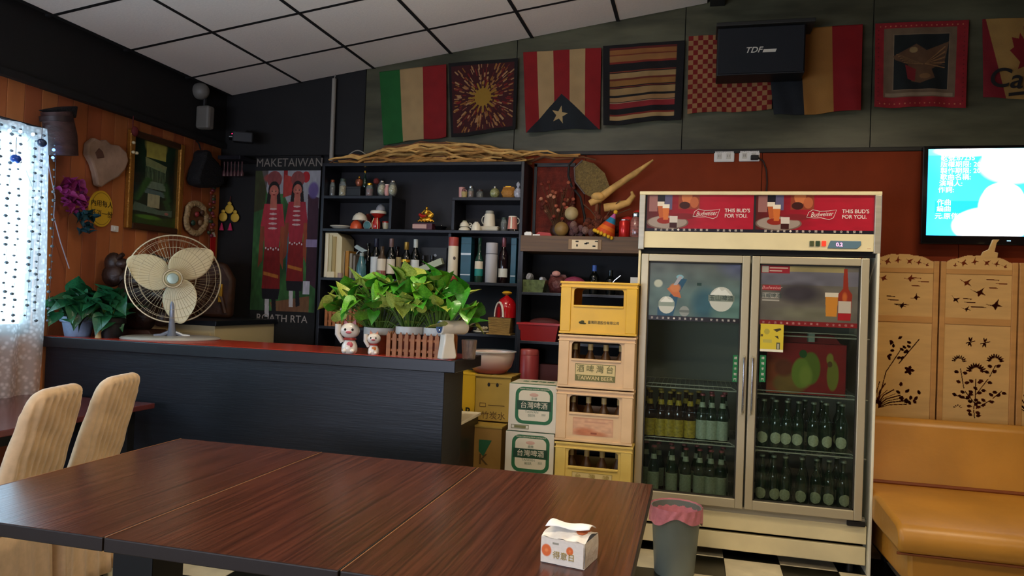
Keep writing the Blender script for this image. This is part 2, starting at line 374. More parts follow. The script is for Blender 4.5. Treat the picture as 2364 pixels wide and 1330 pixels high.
c.put(((c.u < .04) | (c.u > .95) | (c.v < .05) | (c.v > .95)).astype(float), '#15100e')
flag('patterned_cloth', 'dark red cloth with a yellow sunburst of tear-shaped spots', c, (1035, 146), (1196, 134), (1192, 300), (1042, 318))
c = Canvas(320, 320, '#a3161c')
c.rect(.18, .39, 0, 1, CR).rect(.6, .8, 0, 1, CR).noise(10, .08); c.poly([(0, -.01), (1, -.01), (.49, .45)], NV)
c.poly([(.46+(.115 if k % 2 == 0 else .045)*sin(PI*k/5+.25), .19+(.12 if k % 2 == 0 else .047)*cos(PI*k/5+.25)) for k in range(10)], '#d6c293')
flag('striped_star_flag', 'red and cream striped flag with a cream star in a dark triangle', c, (1208, 121), (1388, 110), (1385, 297), (1216, 306))
c = Canvas(90, 320, '#120f10')
bands = [(.06, .11, '#cbb383'), (.11, .13, '#8e2b1c'), (.2, .27, '#a12a33'), (.27, .275, '#d9b9a0'), (.285, .34, '#b7956a'), (.34, .36, '#16130f'), (.37, .45, '#b59a6c'), (.46, .47, '#82301e'),
         (.48, .55, '#a5793f'), (.55, .575, '#7a351e'), (.575, .64, '#b89f72'), (.65, .665, '#7d3a20'), (.76, .785, '#8e2b1c'), (.785, .86, '#ad7f4c'), (.86, .875, '#8a3f26'), (.875, .93, '#a9743f'), (.93, .96, '#6b1f18')]
for a, b_, h in bands: c.rect(.09, .9, a, b_, h)
c.noise(14, .12)
flag('striped_rug', 'black bordered small rug striped in tan, cream and crimson', c, (1392, 106), (1582, 93), (1573, 277), (1393, 290), cat='rug')
c = Canvas(300, 300, '#8d1510')
c.put((((c.u*17).astype(int)+(c.v*16).astype(int)) % 2 == 0).astype(float), '#b98f66'); c.noise(8, .1)
flag('checkered_flag', 'red and tan checkered flag partly behind the black loudspeaker', c, (1590, 84), (1786, 74), (1781, 254), (1587, 264), Y=5.176)
c = Canvas(220, 60, '#a1121a'); c.rect(0, .36, 0, 1, '#1b2430').rect(.36, .69, 0, 1, '#b98a45').noise(9, .08)
flag('tricolour_flag', 'navy, cream and red tricolour flag beside the black loudspeaker', c, (1766, 70), (1992, 56), (1986, 257), (1786, 268), Y=5.15)
c = Canvas(300, 300, '#a5202c')
for k in range(17):
    for vv in (.045, .955): c.ell(.06+.055*k, vv, .008, .008, '#d98a6a')
    for uu in (.04, .96): c.ell(uu, .08+.052*k, .008, .008, '#7c1418')
c.rect(.1, .88, .12, .93, '#7f6f5c').rect(.12, .86, .13, .17, '#a39684').rect(.2, .81, .2, .86, '#8f8270').rect(.21, .8, .21, .85, '#17201f')
c.poly([(.2, .6), (.45, .74), (.56, .66), (.8, .76), (.76, .52), (.62, .44), (.66, .34), (.5, .28), (.4, .3), (.36, .5), (.22, .56)], '#6d5238')
for k in range(9): c.line([(.52, .5), (.24+.01*k, .62-.012*k)], .006, ['#94754e', '#54402c'][k % 2]); c.line([(.55, .5), (.76, .7-.03*k)], .006, ['#a28056', '#5a442e'][k % 2])
c.ell(.42, .67, .045, .035, '#a8956c').poly([(.33, .5), (.45, .44), (.44, .3), (.36, .33)], '#8d2026').ell(.55, .36, .06, .03, '#8a6a44').noise(20, .12)
flag('eagle_tapestry', 'red bordered tapestry with a brown eagle on a dark square', c, (2021, 54), (2237, 46), (2227, 250), (2018, 247), cat='tapestry')
c = Canvas(360, 230, '#b99a5a')
c.poly([(0, 1), (.0, 0), (.2, 0), (.03, 1)], '#8e1526')
leaf = [(0, -.5), (.03, -.22), (.32, -.27), (.26, -.16), (.5, .06), (.4, .1), (.45, .27), (.28, .23), (.25, .32), (.12, .16), (.17, .42), (.08, .37), (0, .52)]
leaf = leaf+[(-x, y) for x, y in leaf[::-1]]
c.poly([(.42+.5*x*.75, .6+y*.75+.1*x) for x, y in leaf], '#8e1822').rect(.8, 1, 0, 1, '#8e1526').noise(9, .1)
fo = flag('maple_leaf_flag', 'cream flag with a red maple leaf above the television', c, (2268, 44), (2540, 36), (2536, 232), (2268, 228))
INK = M('black ink', '#15120e', .7)
text('Canada', .17, INK, fo, (.27, -.045, .09), rot=(PI/2, .12, 0), shear=.1, bold=.003)
B().prism([(.13, .0), (.5, .035), (.5, .055), (.13, .02)], -.046, -.043).build('printed_line', INK, fo, smooth=0)

# black loudspeaker over the flags
p = atY(1654, 172, 4.93); t = thing('loudspeaker', 'black wall mounted loudspeaker box with a small silver name on its grille', 'speaker', (p.x, 4.93, p.z-.005))
B().box(0, .545, .012, .2, 0, .315).build('cabinet', M('black speaker box', '#0e1012', .5), t, smooth=0, bev=.006)
B().box(.008, .537, 0, .012, .008, .307).build('grille', M('speaker cloth', '#15181c', .8, bump=(400, .3)), t, smooth=0, bev=.004)
B().box(-.01, .6, -.01, .27, .32, .345).build('bracket_shelf', M('dark bracket', '#23221d', .6), t, smooth=0, bev=.004)
text('TDF', .052, M('silver print', '#cfcab8', .4), t, (.225, -.001, .155), shear=.3, bold=.0015, sx=1.1)
B().prism([(.283, .138), (.362, .138), (.37, .158), (.29, .158)], -.0012, 0).build('name_bar', MC['silver print'], t, smooth=0)

# sockets, plug and cord
for q, lab in (((1648, 374), 'white double wall socket without a plug on the red wall'), ((1706, 373), 'white double wall socket with a black plug in it')):
    p = atY(*q, 5.19); t = thing('wall_socket', lab, 'socket', (p.x, 5.2, p.z))
    B().box(0, .135, -.012, 0, 0, .078).build('face_plate', WHITEP, t, smooth=0, bev=.006)
    for k in (0, 1):
        B().box(.02+k*.06, .05+k*.06, -.015, -.01, .02, .058).build('outlet', M('socket insert', '#cfc9ba', .4), t, smooth=0, bev=.002)
        b = B()
        for dx in (.009, .019): b.box(.02+k*.06+dx, .022+k*.06+dx, -.0158, -.014, .032, .048)
        b.build('slot', INK, t, smooth=0)
p = atY(1744, 363, 5.16); t = thing('power_cord', 'black plug and dark cord running down from the socket behind the fridge', 'cord', (p.x, 5.16, p.z))
B().box(-.03, .02, -.01, .025, -.015, .015).build('plug', M('black rubber', '#161412', .6), t, smooth=0, bev=.004)
e = [atY(x, y, 5.185)-Vector((p.x, 5.16, p.z)) for x, y in ((1750, 364), (1762, 372), (1769, 392), (1771, 420), (1768, 470), (1760, 560))]
B().tube(e, .005, 6).build('cable', M('dark cable', '#2e1c14', .6), t)

# pipe on the wall
p0, p1 = atY(772, 182, 5.17), atY(765, 372, 5.17)
tag(B().tube([(0, 0, 0), (p1.x-p0.x, 0, p1.z-p0.z)], .017, 12).tube([(0, 0, 0), (.01, 0, .045), (.02, 0, .06)], .004, 6).build('conduit_pipe', M('grey pvc pipe', '#8f8a7e', .5), loc=p0), 'grey vertical conduit pipe on the black wall left of the flags', 'pipe')

# television
p = atY(2138, 543, 5.08); t = thing('television', 'wall mounted television showing a bright cyan and white song screen', 'television', (p.x, 5.08, p.z))
TW_, TH_ = .98, .545
B().box(-.03, TW_+.03, .004, .05, -.055, TH_+.02).build('bezel', M('glossy black plastic', '#08090c', .15), t, smooth=0, bev=.006)
B().box(.2, .78, .05, .115, .1, .45).build('wall_bracket', TL, t, smooth=0)
c = Canvas(230, 140, '#36b8e6'); c.noise(5, .35)
c.rect(0, 1, .92, 1, '#6fe3f5').ell(.22, .97, .2, .07, '#ffffff', soft=.8).ell(.48, .8, .2, .22, '#ffffff', soft=.7).ell(.0, .55, .1, .5, '#2a95c9', soft=.9)
c.rect(.05, .5, .26, .4, '#1a8fe8').rect(.58, 1, .1, .35, '#1a8fe8').ell(.85, .2, .2, .2, '#1a8fe8', soft=.6)
c.ell(.43, .32, .14, .3, '#ffffff', soft=.25).ell(.36, .12, .22, .22, '#ffffff', soft=.3).ell(.43, .48, .11, .13, '#ffffff', soft=.2).ell(.58, .34, .06, .09, '#ffffff', soft=.3).ell(.38, -.02, .16, .14, '#ffffff', soft=.3)
c.ell(.85, .92, .3, .12, '#e8ffff', soft=.8)
c.build('screen', TW_, TH_, vcol('lit screen', .3, emis=3), t, (0, .002, 0))
TXT = M('lit white text', '#ffffff', .5, emis=('#f4ffff', 2.4))
for k, (s, x, z) in enumerate((('歌號:87235   編號:84', .07, .485), ('版權期限: 2018/9/27', .07, .445), ('製作期限: 2018/10/20', .07, .405), ('歌曲名稱:', .07, .365), ('演唱人:', .065, .325), ('作詞:', .06, .285), ('作曲', .055, .205), ('編曲', .055, .165), ('元.原伴唱', .045, .12))):
    text(s, .041, TXT, t, (x, 0, z), align='LEFT', bold=.0012)
B().box(TW_*.46, TW_*.46+.02, .0, .006, -.03, -.026).build('standby_lamp', M('blue standby lamp', '#9ad0ff', .4, emis=('#9ad0ff', 2)), t, smooth=0)

# ------------------------------------------------------------------ shelving on the back wall
t = thing('bookshelf', 'tall dark wood open bookshelf with cubbies behind the bar counter', 'bookshelf', (-2.73, 4.9, 0))
W = 1.55; D = .27
def board(nm, x0, x1, z0, z1, y0=0, y1=D, m=DARKW, par=None): return B().box(x0, x1, y0, y1, z0, z1).build(nm, m, par or t, smooth=0, bev=.002)
board('side_panel', 0, .022, 0, 2.375); board('side_panel', W-.022, W, 0, 2.375); board('top_board', .022, W-.022, 2.353, 2.375)
board('back_panel', .022, W-.022, .02, 2.353, D-.012, D, M('shelf back board', '#130f14', .6))
for z in (1.868, 1.503, 1.143, .7, .3): board('shelf', .022, W-.022, z, z+.022)
board('shelf', .022, .57, 2.112, 2.134); board('shelf', 1.03, W-.022, 2.102, 2.124)
board('divider', .548, .57, 1.89, 2.112); board('divider', 1.03, 1.052, 1.89, 2.102); board('divider', 1.005, 1.027, 1.525, 1.868, .02)
t = thing('storage_rack', 'dark open rack with a thick wooden top beam between bookshelf and fridge', 'shelf', (-1.178, 4.85, 0))
WB = M('dark brown wood beam', '#5d4226', .5, noise=((2, 30, 60), .3), bump=((3, 60, 60), .2))
board('top_beam', .002, .842, 1.747, 1.856, 0, .33, WB); board('side_panel', 0, .022, 0, 1.747, .01, .32); board('side_panel', .82, .842, 0, 1.747, .01, .32)
for z in (1.448, 1.115, .81, .4): board('shelf', .022, .82, z, z+.02, .01, .32)
board('back_panel', .022, .82, .02, 1.747, .31, .32, M('rack back board', '#0a0a0c', .7))
pl = B().box(.335, .56, -.006, 0, 1.765, 1.835).build('sign_plate', M('brown plate frame', '#8a6a45', .5), t, smooth=0, bev=.002)
B().box(.36, .535, -.009, -.005, 1.77, 1.83).build('card', M('pale plate', '#e6cfa8', .6), pl, smooth=0)
b = B()
for x, z, a in ((.385, 1.815, .5), (.39, 1.785, 1.2), (.445, 1.8, .6), (.455, 1.806, .4), (.5, 1.785, .5), (.515, 1.818, .3)): b.box(x, x+.018*cos(a)+.004, -.0105, -.009, z, z+.012*sin(a)+.003)
b.build('printed_marks', INK, pl, smooth=0)

ZS = dict(a=2.134, a2=2.124, b=1.89, c=1.525, d=1.165, e=1.468, f=1.135, g=.83, top=2.375, beam=1.856)
def on(px, py, Y, z):
    p = atY(px, py, Y); k = (p-EYE).dot(VF)/FPX; return Vector((p.x, Y, ZS.get(z, z))), k
def jar(px, py, Y, z, w_, h_, body, lid, label, name='glass_jar', cat='jar', glass=True, group='jars and glasses on the upper small shelves'):
    p, k = on(px, py, Y, z); r = w_*k/2; h = h_*k
    t = thing(name, label, cat, p, group=group)
    B().lathe([(r*.86, 0), (r, h*.06), (r, h*.66), (r*.72, h*.8), (r*.66, h*.84)], 16).build('jar_body', thin('jar glass', '#e8efe8', .15, .05, .15) if glass else body, t)
    if glass: B().lathe([(r*.78, .004), (r*.88, h*.08), (r*.86, h*.58), (r*.3, h*.63)], 14).build('contents', body, t)
    B().lathe([(r*.72, h*.84), (r*.74, h*.86), (r*.74, h*.98), (r*.5, h)], 16).build('lid', lid, t)
    return t
def ornament(name, label, cat, px, py, Y, z, shapes, group=None, rz=0):
    """shapes: (part name, material, builder function(B, k))"""
    p, k = on(px, py, Y, z); t = thing(name, label, cat, p, rz, group)
    for nm, m, fn in shapes: b = B(); fn(b, k); b.build(nm, m, t)
    return t
BEAD = M('beige beads', '#c2a674', .5, noise=(160, .4), bump=(160, .8)); RBR = M('dark red glaze', '#7a2420', .25, noise=(50, .3)); COP = M('copper glaze', '#8a4a30', .25, metal=.4)
SHELL = M('pale shells', '#c8bb98', .5, noise=(90, .35), bump=(90, 1)); PKW = M('pink glaze', '#c98f86', .35); DKB = M('dark brown glaze', '#3a2620', .3); GLS = thin('clear glass', '#eef4ef', .25, .03, .12)
G1 = 'ornaments and jars on the upper left shelf'; G2 = 'ornaments and jars on the upper right shelf'
jar(767, 450, 4.98, 'a', 13, 40, DKB, COP, 'slim brown glass jar at the left end of the upper left shelf', group=G1)
jar(791, 450, 4.97, 'a', 18, 42, BEAD, M('green lid', '#39463a', .5), 'glass jar filled with beige beads on the upper left shelf', group=G1)
p, k = on(820, 450, 5.0, 'a')
t = thing('black_box', 'small black box carrying two round ornaments', 'box', p, group=G1); B().box(-.055, .06, -.04, .04, 0, .075).build('carton', M('black card', '#141414', .5), t, smooth=0, bev=.003); B().box(-.057, .062, -.042, .042, .06, .078).build('lid', M('black card'), t, smooth=0, bev=.003)
ornament('copper_ball', 'round copper ornament on top of the small black box', 'ornament', 829, 430, 5.0, 2.212, [('ball', COP, lambda b, k: b.lathe([(.008, 0), (.018, .004), (.03, .03), (.026, .055), (.008, .068)], 16)), ('knob', GOLD, lambda b, k: b.ell((0, 0, .074), .009, 10, 6))], G1)
ornament('green_bottle', 'tiny dark green bottle on the small black box', 'bottle', 842, 430, 5.02, 2.212, [('bottle_body', M('bottle green glass', '#1c3326', .1, coat=.5), lambda b, k: b.lathe([(.014, 0), (.016, .01), (.016, .06), (.007, .08), (.007, .11)], 12)), ('cap', GOLD, lambda b, k: b.lathe([(.009, .11), (.009, .125)], 10))], G1)
jar(853, 450, 4.97, 'a', 18, 32, RBR, GOLD, 'glass jar with dark red contents on the upper left shelf', group=G1)
ornament('red_flower_ball', 'small red pompon ornament on a stick behind the jars', 'ornament', 868, 445, 5.05, 'a', [('stick', DKB, lambda b, k: b.tube([(0, 0, 0), (0, 0, .11)], .003, 6)), ('pompon', M('red pompon', '#7d2c26', .8, bump=(120, 1)), lambda b, k: b.ell((0, 0, .13), (.024, .024, .024), 12, 8))], G1)
for px, lab in ((881, 'left one of two shell filled round jars on the upper left shelf'), (906, 'right one of two shell filled round jars, above the divider')):
    ornament('shell_jar', lab, 'jar', px, 450, 4.96, 'a', [('contents', SHELL, lambda b, k: b.ell((0, 0, .052), (.03, .03, .04), 14, 9)), ('jar_body', GLS, lambda b, k: b.lathe([(.018, .001), (.034, .03), (.036, .05), (.03, .09), (.02, .105)], 16)), ('lid', STEEL, lambda b, k: b.lathe([(.021, .105), (.021, .115)], 14))], G1)
ornament('pink_vase', 'small pink vase between the two shell jars', 'vase', 893, 450, 4.95, 'a', [('vase_body', PKW, lambda b, k: b.lathe([(.012, 0), (.018, .02), (.02, .05), (.012, .075), (.015, .085)], 14)), ('rim', M('pale rim', '#e0c8b8', .4), lambda b, k: b.lathe([(.016, .083), (.016, .089)], 14, cap=False))], G1)
ornament('pink_mug', 'small pale pink cup behind the tiny basket on the upper right shelf', 'cup', 1066, 450, 5.0, 'a2', [('cup_body', PKW, lambda b, k: b.lathe([(.018, 0), (.021, .01), (.023, .085), (.02, .085), (.018, .012)], 16, cap=False)), ('handle', PKW, lambda b, k: b.tube([(.02, 0, .07), (.038, 0, .06), (.038, 0, .03), (.02, 0, .02)], .003, 6))], G2)
ornament('tiny_basket', 'tiny cream basket with a dark handle on the upper right shelf', 'basket', 1072, 452, 4.95, 'a2', [('basket_body', M('cream wicker', '#b7a06a', .7, bump=(200, .8)), lambda b, k: b.lathe([(.018, 0), (.023, .045), (.02, .045), (.015, .004)], 14, cap=False)), ('handle', DKB, lambda b, k: b.tube([(.02*cos(a), 0, .045+.025*sin(a)) for a in [PI*i/8 for i in range(9)]], .0025, 6))], G2)
jar(1087, 452, 4.95, 'a2', 14, 28, COP, STEEL, 'small round jar with a silver lid and pale base band', group=G2)
jar(1108, 452, 5.0, 'a2', 18, 22, DKB, DKB, 'low dark brown glass jar in the middle of the upper right shelf', group=G2)
ornament('glass_ball', 'sparkling greenish glass globe on the upper right shelf', 'ornament', 1142, 452, 4.97, 'a2', [('globe', M('greenish cut glass', '#8a8a5a', .08, coat=.6, noise=(70, .4), bump=(70, .6)), lambda b, k: b.ell((0, 0, .038), (.036, .036, .038), 16, 10)), ('neck', STEEL, lambda b, k: b.lathe([(.014, .07), (.014, .085)], 12))], G2)
def bagshape(b, w_=.05, d_=.03, h=.085):
    b.grid(lambda u, v: ((u-.5)*2*w_*(1-.25*abs(v-.5)*2)+.004*sin(u*19+v*9), -d_*(sin(PI*u)*sin(PI*min(1, v*1.1+.05)))**.5+.003*sin(u*31+v*23), h*v), 12, 10)
    b.grid(lambda u, v: ((.5-u)*2*w_*(1-.25*abs(v-.5)*2), d_*(sin(PI*u)*sin(PI*min(1, v*1.1+.05)))**.5, h*v), 12, 10)
ornament('snack_bag', 'tan crinkled paper snack bag on the upper right shelf', 'bag', 1173, 452, 4.97, 'a2', [('bag_body', M('tan crinkled paper', '#a5702c', .6, bump=(60, .8)), lambda b, k: bagshape(b)), ('tie', GOLD, lambda b, k: b.box(-.02, .02, -.006, .006, .082, .088))], G2)
ornament('crystal_decanter', 'clear faceted crystal decanter at the right end of the upper shelf', 'decanter', 1196, 450, 4.95, 'a2', [('decanter_body', M('cut crystal', '#b9b9c2', .06, coat=1, noise=(60, .5), bump=(60, .8), alpha=.75), lambda b, k: b.lathe([(.018, 0), (.03, .02), (.03, .05), (.012, .075)], 9)), ('stopper', MC['cut crystal'], lambda b, k: b.lathe([(.006, .075), (.016, .09), (.014, .105), (.002, .118)], 8))], G2)
# left cubby
WG = M('white porcelain', '#ded5bf', .22, coat=.3); ORG = M('orange glaze', '#c8502c', .22, coat=.4, noise=(60, .15)); RG = M('red glaze', '#a81f18', .2, coat=.5); TEAL = M('teal glaze', '#35605e', .2, coat=.4, noise=(30, .3))
G3 = 'crockery in the left cubby'
def dome(b, r, h, z=0, n=20): b.lathe([(r, z), (r*.98, z+h*.2), (r*.85, z+h*.55), (r*.55, z+h*.88), (r*.3, z+h*.95), (r*.3, z+h), (.001, z+h)], n, cap=False)
ornament('plate', 'white plate lying at the left of the left cubby', 'plate', 787, 527, 4.99, 'b', [('plate_body', WG, lambda b, k: b.lathe([(.04, 0), (.05, .004), (.082, .022), (.08, .026), (.045, .01)], 24)), ('foot_ring', WG, lambda b, k: b.lathe([(.042, 0), (.042, .006)], 20, cap=False))], G3)
ornament('bowl', 'upturned orange bowl in the left cubby', 'bowl', 822, 528, 4.97, 'b', [('bowl_body', ORG, lambda b, k: dome(b, .047, .07))], G3)
ornament('bowl', 'upturned white bowl resting on the orange bowl', 'bowl', 830, 528, 4.99, 1.962, [('bowl_body', WG, lambda b, k: dome(b, .056, .055)), ('rim', WG, lambda b, k: b.lathe([(.056, 0), (.06, -.004), (.056, .004)], 20, cap=False))], G3)
ornament('bowl', 'dark red bowl behind the white upturned bowl', 'bowl', 848, 528, 5.08, 1.89, [('bowl_body', M('dull red glaze', '#6e2a22', .3), lambda b, k: dome(b, .05, .13))], G3)
ornament('saucer', 'teal patterned saucer standing on edge in the left cubby', 'plate', 847, 530, 4.94, 'b', [('saucer_body', TEAL, lambda b, k: b.lathe([(.03, 0), (.026, .004), (.012, .008)], 20, c=(0, 0, .03), axis='y')), ('rim', WG, lambda b, k: b.lathe([(.03, -.001), (.032, .001), (.03, .003)], 20, c=(0, 0, .03), axis='y', cap=False))], G3)
def vs(b, k): b.lathe([(.026, 0), (.032, .02), (.03, .055), (.018, .085)], 18)
ornament('red_vase', 'round red vase with cream stripes under the stacked bowls', 'vase', 868, 530, 4.96, 'b', [('vase_body', RG, vs), ('stripe', M('cream stripes', '#e0cfa0', .3), lambda b, k: [b.tube([((.0335 if i in (1, 2) else .029 if i != 4 else .019)*sin(a), -(.0335 if i in (1, 2) else .029 if i != 4 else .019)*cos(a), z) for i, z in enumerate((.003, .022, .05, .06, .085))], .003, 6) for a in (-.75, .75)])], G3)
ornament('bowl', 'red bowl with a cream band set on the red striped vase', 'bowl', 872, 530, 4.98, 1.976, [('bowl_body', RG, lambda b, k: b.lathe([(.02, 0), (.035, .012), (.058, .032)], 20)), ('band', WG, lambda b, k: b.lathe([(.0585, .032), (.061, .038), (.058, .052), (.05, .056)], 20))], G3)
ornament('bowl', 'small grey upturned bowl topping the stack in the left cubby', 'bowl', 877, 528, 4.98, 2.033, [('bowl_body', M('grey porcelain', '#8d8f96', .3), lambda b, k: dome(b, .036, .045, n=18))], G3)
ornament('striped_cup', 'striped cup half hidden behind the cubby divider', 'cup', 890, 530, 5.0, 'b', [('cup_body', M('cream and grey stripes', '#b7ad8e', .3), lambda b, k: b.lathe([(.018, 0), (.024, .03), (.026, .065), (.022, .065), (.016, .01)], 16, cap=False)), ('band', RG, lambda b, k: b.lathe([(.0262, .055), (.0268, .06), (.0262, .065)], 16, cap=False))], G3)
# gold statue
rs = random.Random(4)
def stat(b, k):
    b.ell((.0, 0, .03), (.045, .02, .02), 12, 8); b.ell((-.03, -.004, .05), (.022, .018, .024), 10, 8); b.ell((.0, 0, .085), (.018, .014, .024), 10, 8); b.ell((.002, 0, .113), (.011, .011, .013), 10, 8)
    b.ell((.03, 0, .06), (.028, .016, .024), 10, 8); b.tube([(.005, 0, .095), (.03, -.006, .09), (.055, -.003, .068)], [.008, .007, .004], 7)
    b.tube([(.02, 0, .03), (.045, 0, .02), (.062, 0, .018)], [.016, .01, .003], 7); b.tube([(-.01, 0, .1), (-.035, -.006, .075)], [.007, .004], 7)
    for i in range(10): b.ell((-.055+.012*i, -.014, .018+.006*(i % 2)), .007, 7, 5)
ornament('gold_statue', 'gold statuette with a red sash on a maroon plinth', 'statue', 983, 530, 4.98, 'b', [
    ('plinth', M('maroon plinth', '#4d1620', .4), lambda b, k: b.box(-.085, .06, -.035, .035, 0, .05)),
    ('plaque', M('pink plaque', '#b88f82', .5), lambda b, k: b.box(-.088, .02, -.042, -.036, .012, .042)),
    ('figure', GOLD, lambda b, k: (setattr(b, 'T', Matrix.Translation((0, 0, .05))), stat(b, k))),
    ('sash', RG, lambda b, k: b.tube([(-.045, -.02, .115), (-.02, -.026, .1), (.01, -.024, .108)], [.012, .013, .006], 8))])
ornament('black_ashtray', 'low shiny black dish right of the gold statuette', 'dish', 1017, 530, 4.98, 'b', [('dish_body', M('shiny black', '#0b0b0d', .08), lambda b, k: b.lathe([(.03, 0), (.046, .03), (.04, .03), (.026, .01)], 18)), ('knob', STEEL, lambda b, k: b.ell((.015, -.02, .036), .005, 8, 6))])
G4 = 'white cups and saucers in the right cubby'
def cup(b, k, z=0, up=1, r=.04, h=.045):
    pr = [(r*.5, 0), (r*.62, .004), (r*.9, h*.45), (r, h), (r*.93, h), (r*.8, h*.45), (r*.5, .008)]
    if up < 0: pr = [(a, h-q) for a, q in pr]
    b.lathe([(a, z+q) for a, q in pr], 18, cap=False)
def hnd(z, r, s=1, dz=.012): return lambda b, k: b.tube([(s*(r*.8+.02*sin(a)), 0, z+dz*cos(a)) for a in [PI*i/8 for i in range(9)]], .003, 6)
ornament('coffee_cup', 'upturned white coffee cup on a second cup at the left of the right cubby', 'cup', 1072, 534, 4.96, 'b', [('lower_cup', WG, lambda b, k: cup(b, k, 0, -1, .044, .03)), ('upper_cup', WG, lambda b, k: cup(b, k, .03, -1, .036, .035)), ('foot', M('greenish foot', '#a5a584', .4), lambda b, k: b.lathe([(.016, .064), (.016, .073), (.001, .073)], 14, cap=False)), ('handle', WG, hnd(.045, .042))], G4)
ornament('coffee_cup', 'upturned white cup in the middle of the right cubby', 'cup', 1099, 534, 4.93, 'b', [('cup_body', WG, lambda b, k: cup(b, k, 0, -1, .036, .055)), ('handle', WG, hnd(.03, .036, -1)), ('foot', WG, lambda b, k: b.lathe([(.014, .054), (.014, .062), (.001, .062)], 14, cap=False))], G4)
ornament('saucer_stack', 'stack of square white saucers in the right cubby', 'saucers', 1131, 536, 5.0, 'b', [('saucer', WG, (lambda z: lambda b, k: b.taper((.06, .05), (.078, .06), z, z+.012))(z)) for z in (0, .011, .022)], G4)
ornament('tall_cup', 'tall upturned white mug standing on the square saucers', 'cup', 1129, 534, 5.0, 1.924, [('cup_body', WG, lambda b, k: b.lathe([(.044, 0), (.043, .02), (.036, .09), (.03, .095)], 20)), ('foot', M('grey base', '#9b9a90', .4), lambda b, k: b.lathe([(.031, .095), (.029, .115), (.001, .115)], 18, cap=False)), ('handle', WG, hnd(.05, .046, -1, .03))], G4)
jar(1163, 534, 5.0, 'b', 16, 34, DKB, M('green lid'), 'dark green glass jar beside the pink mug', group=G4)
ornament('pink_mug', 'pink tapered mug with a white stripe and black base at the cubby end', 'cup', 1183, 534, 4.96, 'b', [('base', M('shiny black'), lambda b, k: b.lathe([(.04, 0), (.038, .014)], 20)), ('mug_body', M('pink mug', '#c97f70', .3), lambda b, k: b.lathe([(.037, .014), (.03, .105), (.026, .105)], 20)), ('stripe', WG, lambda b, k: b.prism([(-.008, .02), (.006, .02), (.004, .1), (-.006, .1)], -.039, -.028)), ('handle', WG, hnd(.075, .034, 1, .022)), ('rim', WG, lambda b, k: b.lathe([(.031, .1), (.032, .105), (.03, .108)], 20, cap=False))], G4)

# lower row of books, bottles and boxes
p, k = on(757, 640, 4.98, 'c')
t = thing('magazine_file', 'tall cream magazine file at the left end of the bottle shelf', 'file', (-2.7, 4.93, ZS['c']))
CRD = M('cream card', '#cfc39a', .6)
B().prism([(0, 0), (.14, 0), (.14, .3), (.1, .335), (0, .335)], 0, .2).build('holder', CRD, t, smooth=0, bev=.003); 
for i in range(3): B().box(.012+.03*i, .035+.03*i, -.012, .16, .004, .325-.01*i).build('folder', M('folder %d' % i, ['#ddd3b4', '#bfb58c', '#a8935c'][i], .6), t, smooth=0, bev=.002)
for i, (px, hx, wd, h, lab) in enumerate(((790, '#b9ad93', .022, .2, 'beige paperback, first of the row right of the cream file'), (799, '#a9762a', .026, .205, 'ochre spined paperback in the row'), (808, '#8f8574', .02, .185, 'grey paperback in the row right of the ochre one'), (816, '#7c7263', .018, .17, 'brownish grey thin book next to the spray bottle'))):
    p, k = on(px, 640, 4.97, 'c'); t = thing('book', lab, 'book', p, group='books on the bottle shelf')
    B().box(-wd/2, wd/2, 0, .14, 0, h).build('cover', M('book cover %d' % i, hx, .6), t, smooth=0, bev=.002); B().box(-wd/2+.003, wd/2-.003, .004, .138, h, h+.001).build('pages', M('paper', '#ddd5bd', .8), t, smooth=0)
ornament('small_carton', 'little cream carton in front of the books', 'box', 765, 638, 4.92, 'c', [('carton_body', M('cream carton', '#d8cba6', .6), lambda b, k: b.box(-.03, .03, -.02, .02, 0, .042)), ('flap', CRD, lambda b, k: b.box(-.031, .031, -.021, .0, .04, .044))])
ornament('tape_roll', 'small pinkish roll beside the cream carton', 'roll', 785, 640, 4.92, 'c', [('roll_body', M('pinkish roll', '#a38a80', .6), lambda b, k: b.lathe([(.018, 0), (.018, .035)], 16)), ('core', CRD, lambda b, k: b.lathe([(.008, .034), (.008, .0365)], 12))])
p, k = on(833, 642, 4.95, 'c'); t = thing('spray_bottle', 'teal spray bottle with a grey trigger on the bottle shelf', 'spray bottle', p)
B().lathe([(.038, 0), (.04, .01), (.036, .09), (.018, .155), (.014, .165)], 18).build('bottle_body', M('teal plastic', '#3d6a70', .25, coat=.3), t)
B().lathe([(.016, .165), (.016, .19)], 14).build('collar', M('grey plastic', '#93a09b', .4), t)
B().prism([(-.06, .235), (-.055, .225), (-.01, .2), (.012, .19), (.02, .2), (.045, .205), (.045, .21), (.015, .222), (-.04, .25)], -.01, .01).build('spray_head', M('grey plastic'), t, smooth=0, bev=.002)
B().tube([(-.02, 0, .212), (-.035, 0, .195), (-.045, 0, .18)], .004, 6).build('trigger', M('grey plastic'), t)
GB = M('near black bottle glass', '#0a0e0c', .08, coat=.6); GG = M('green bottle glass', '#173a2c', .08, coat=.6); LBL = M('cream label', '#d3c9b2', .6); LBW = M('white label', '#cfd2cc', .6)
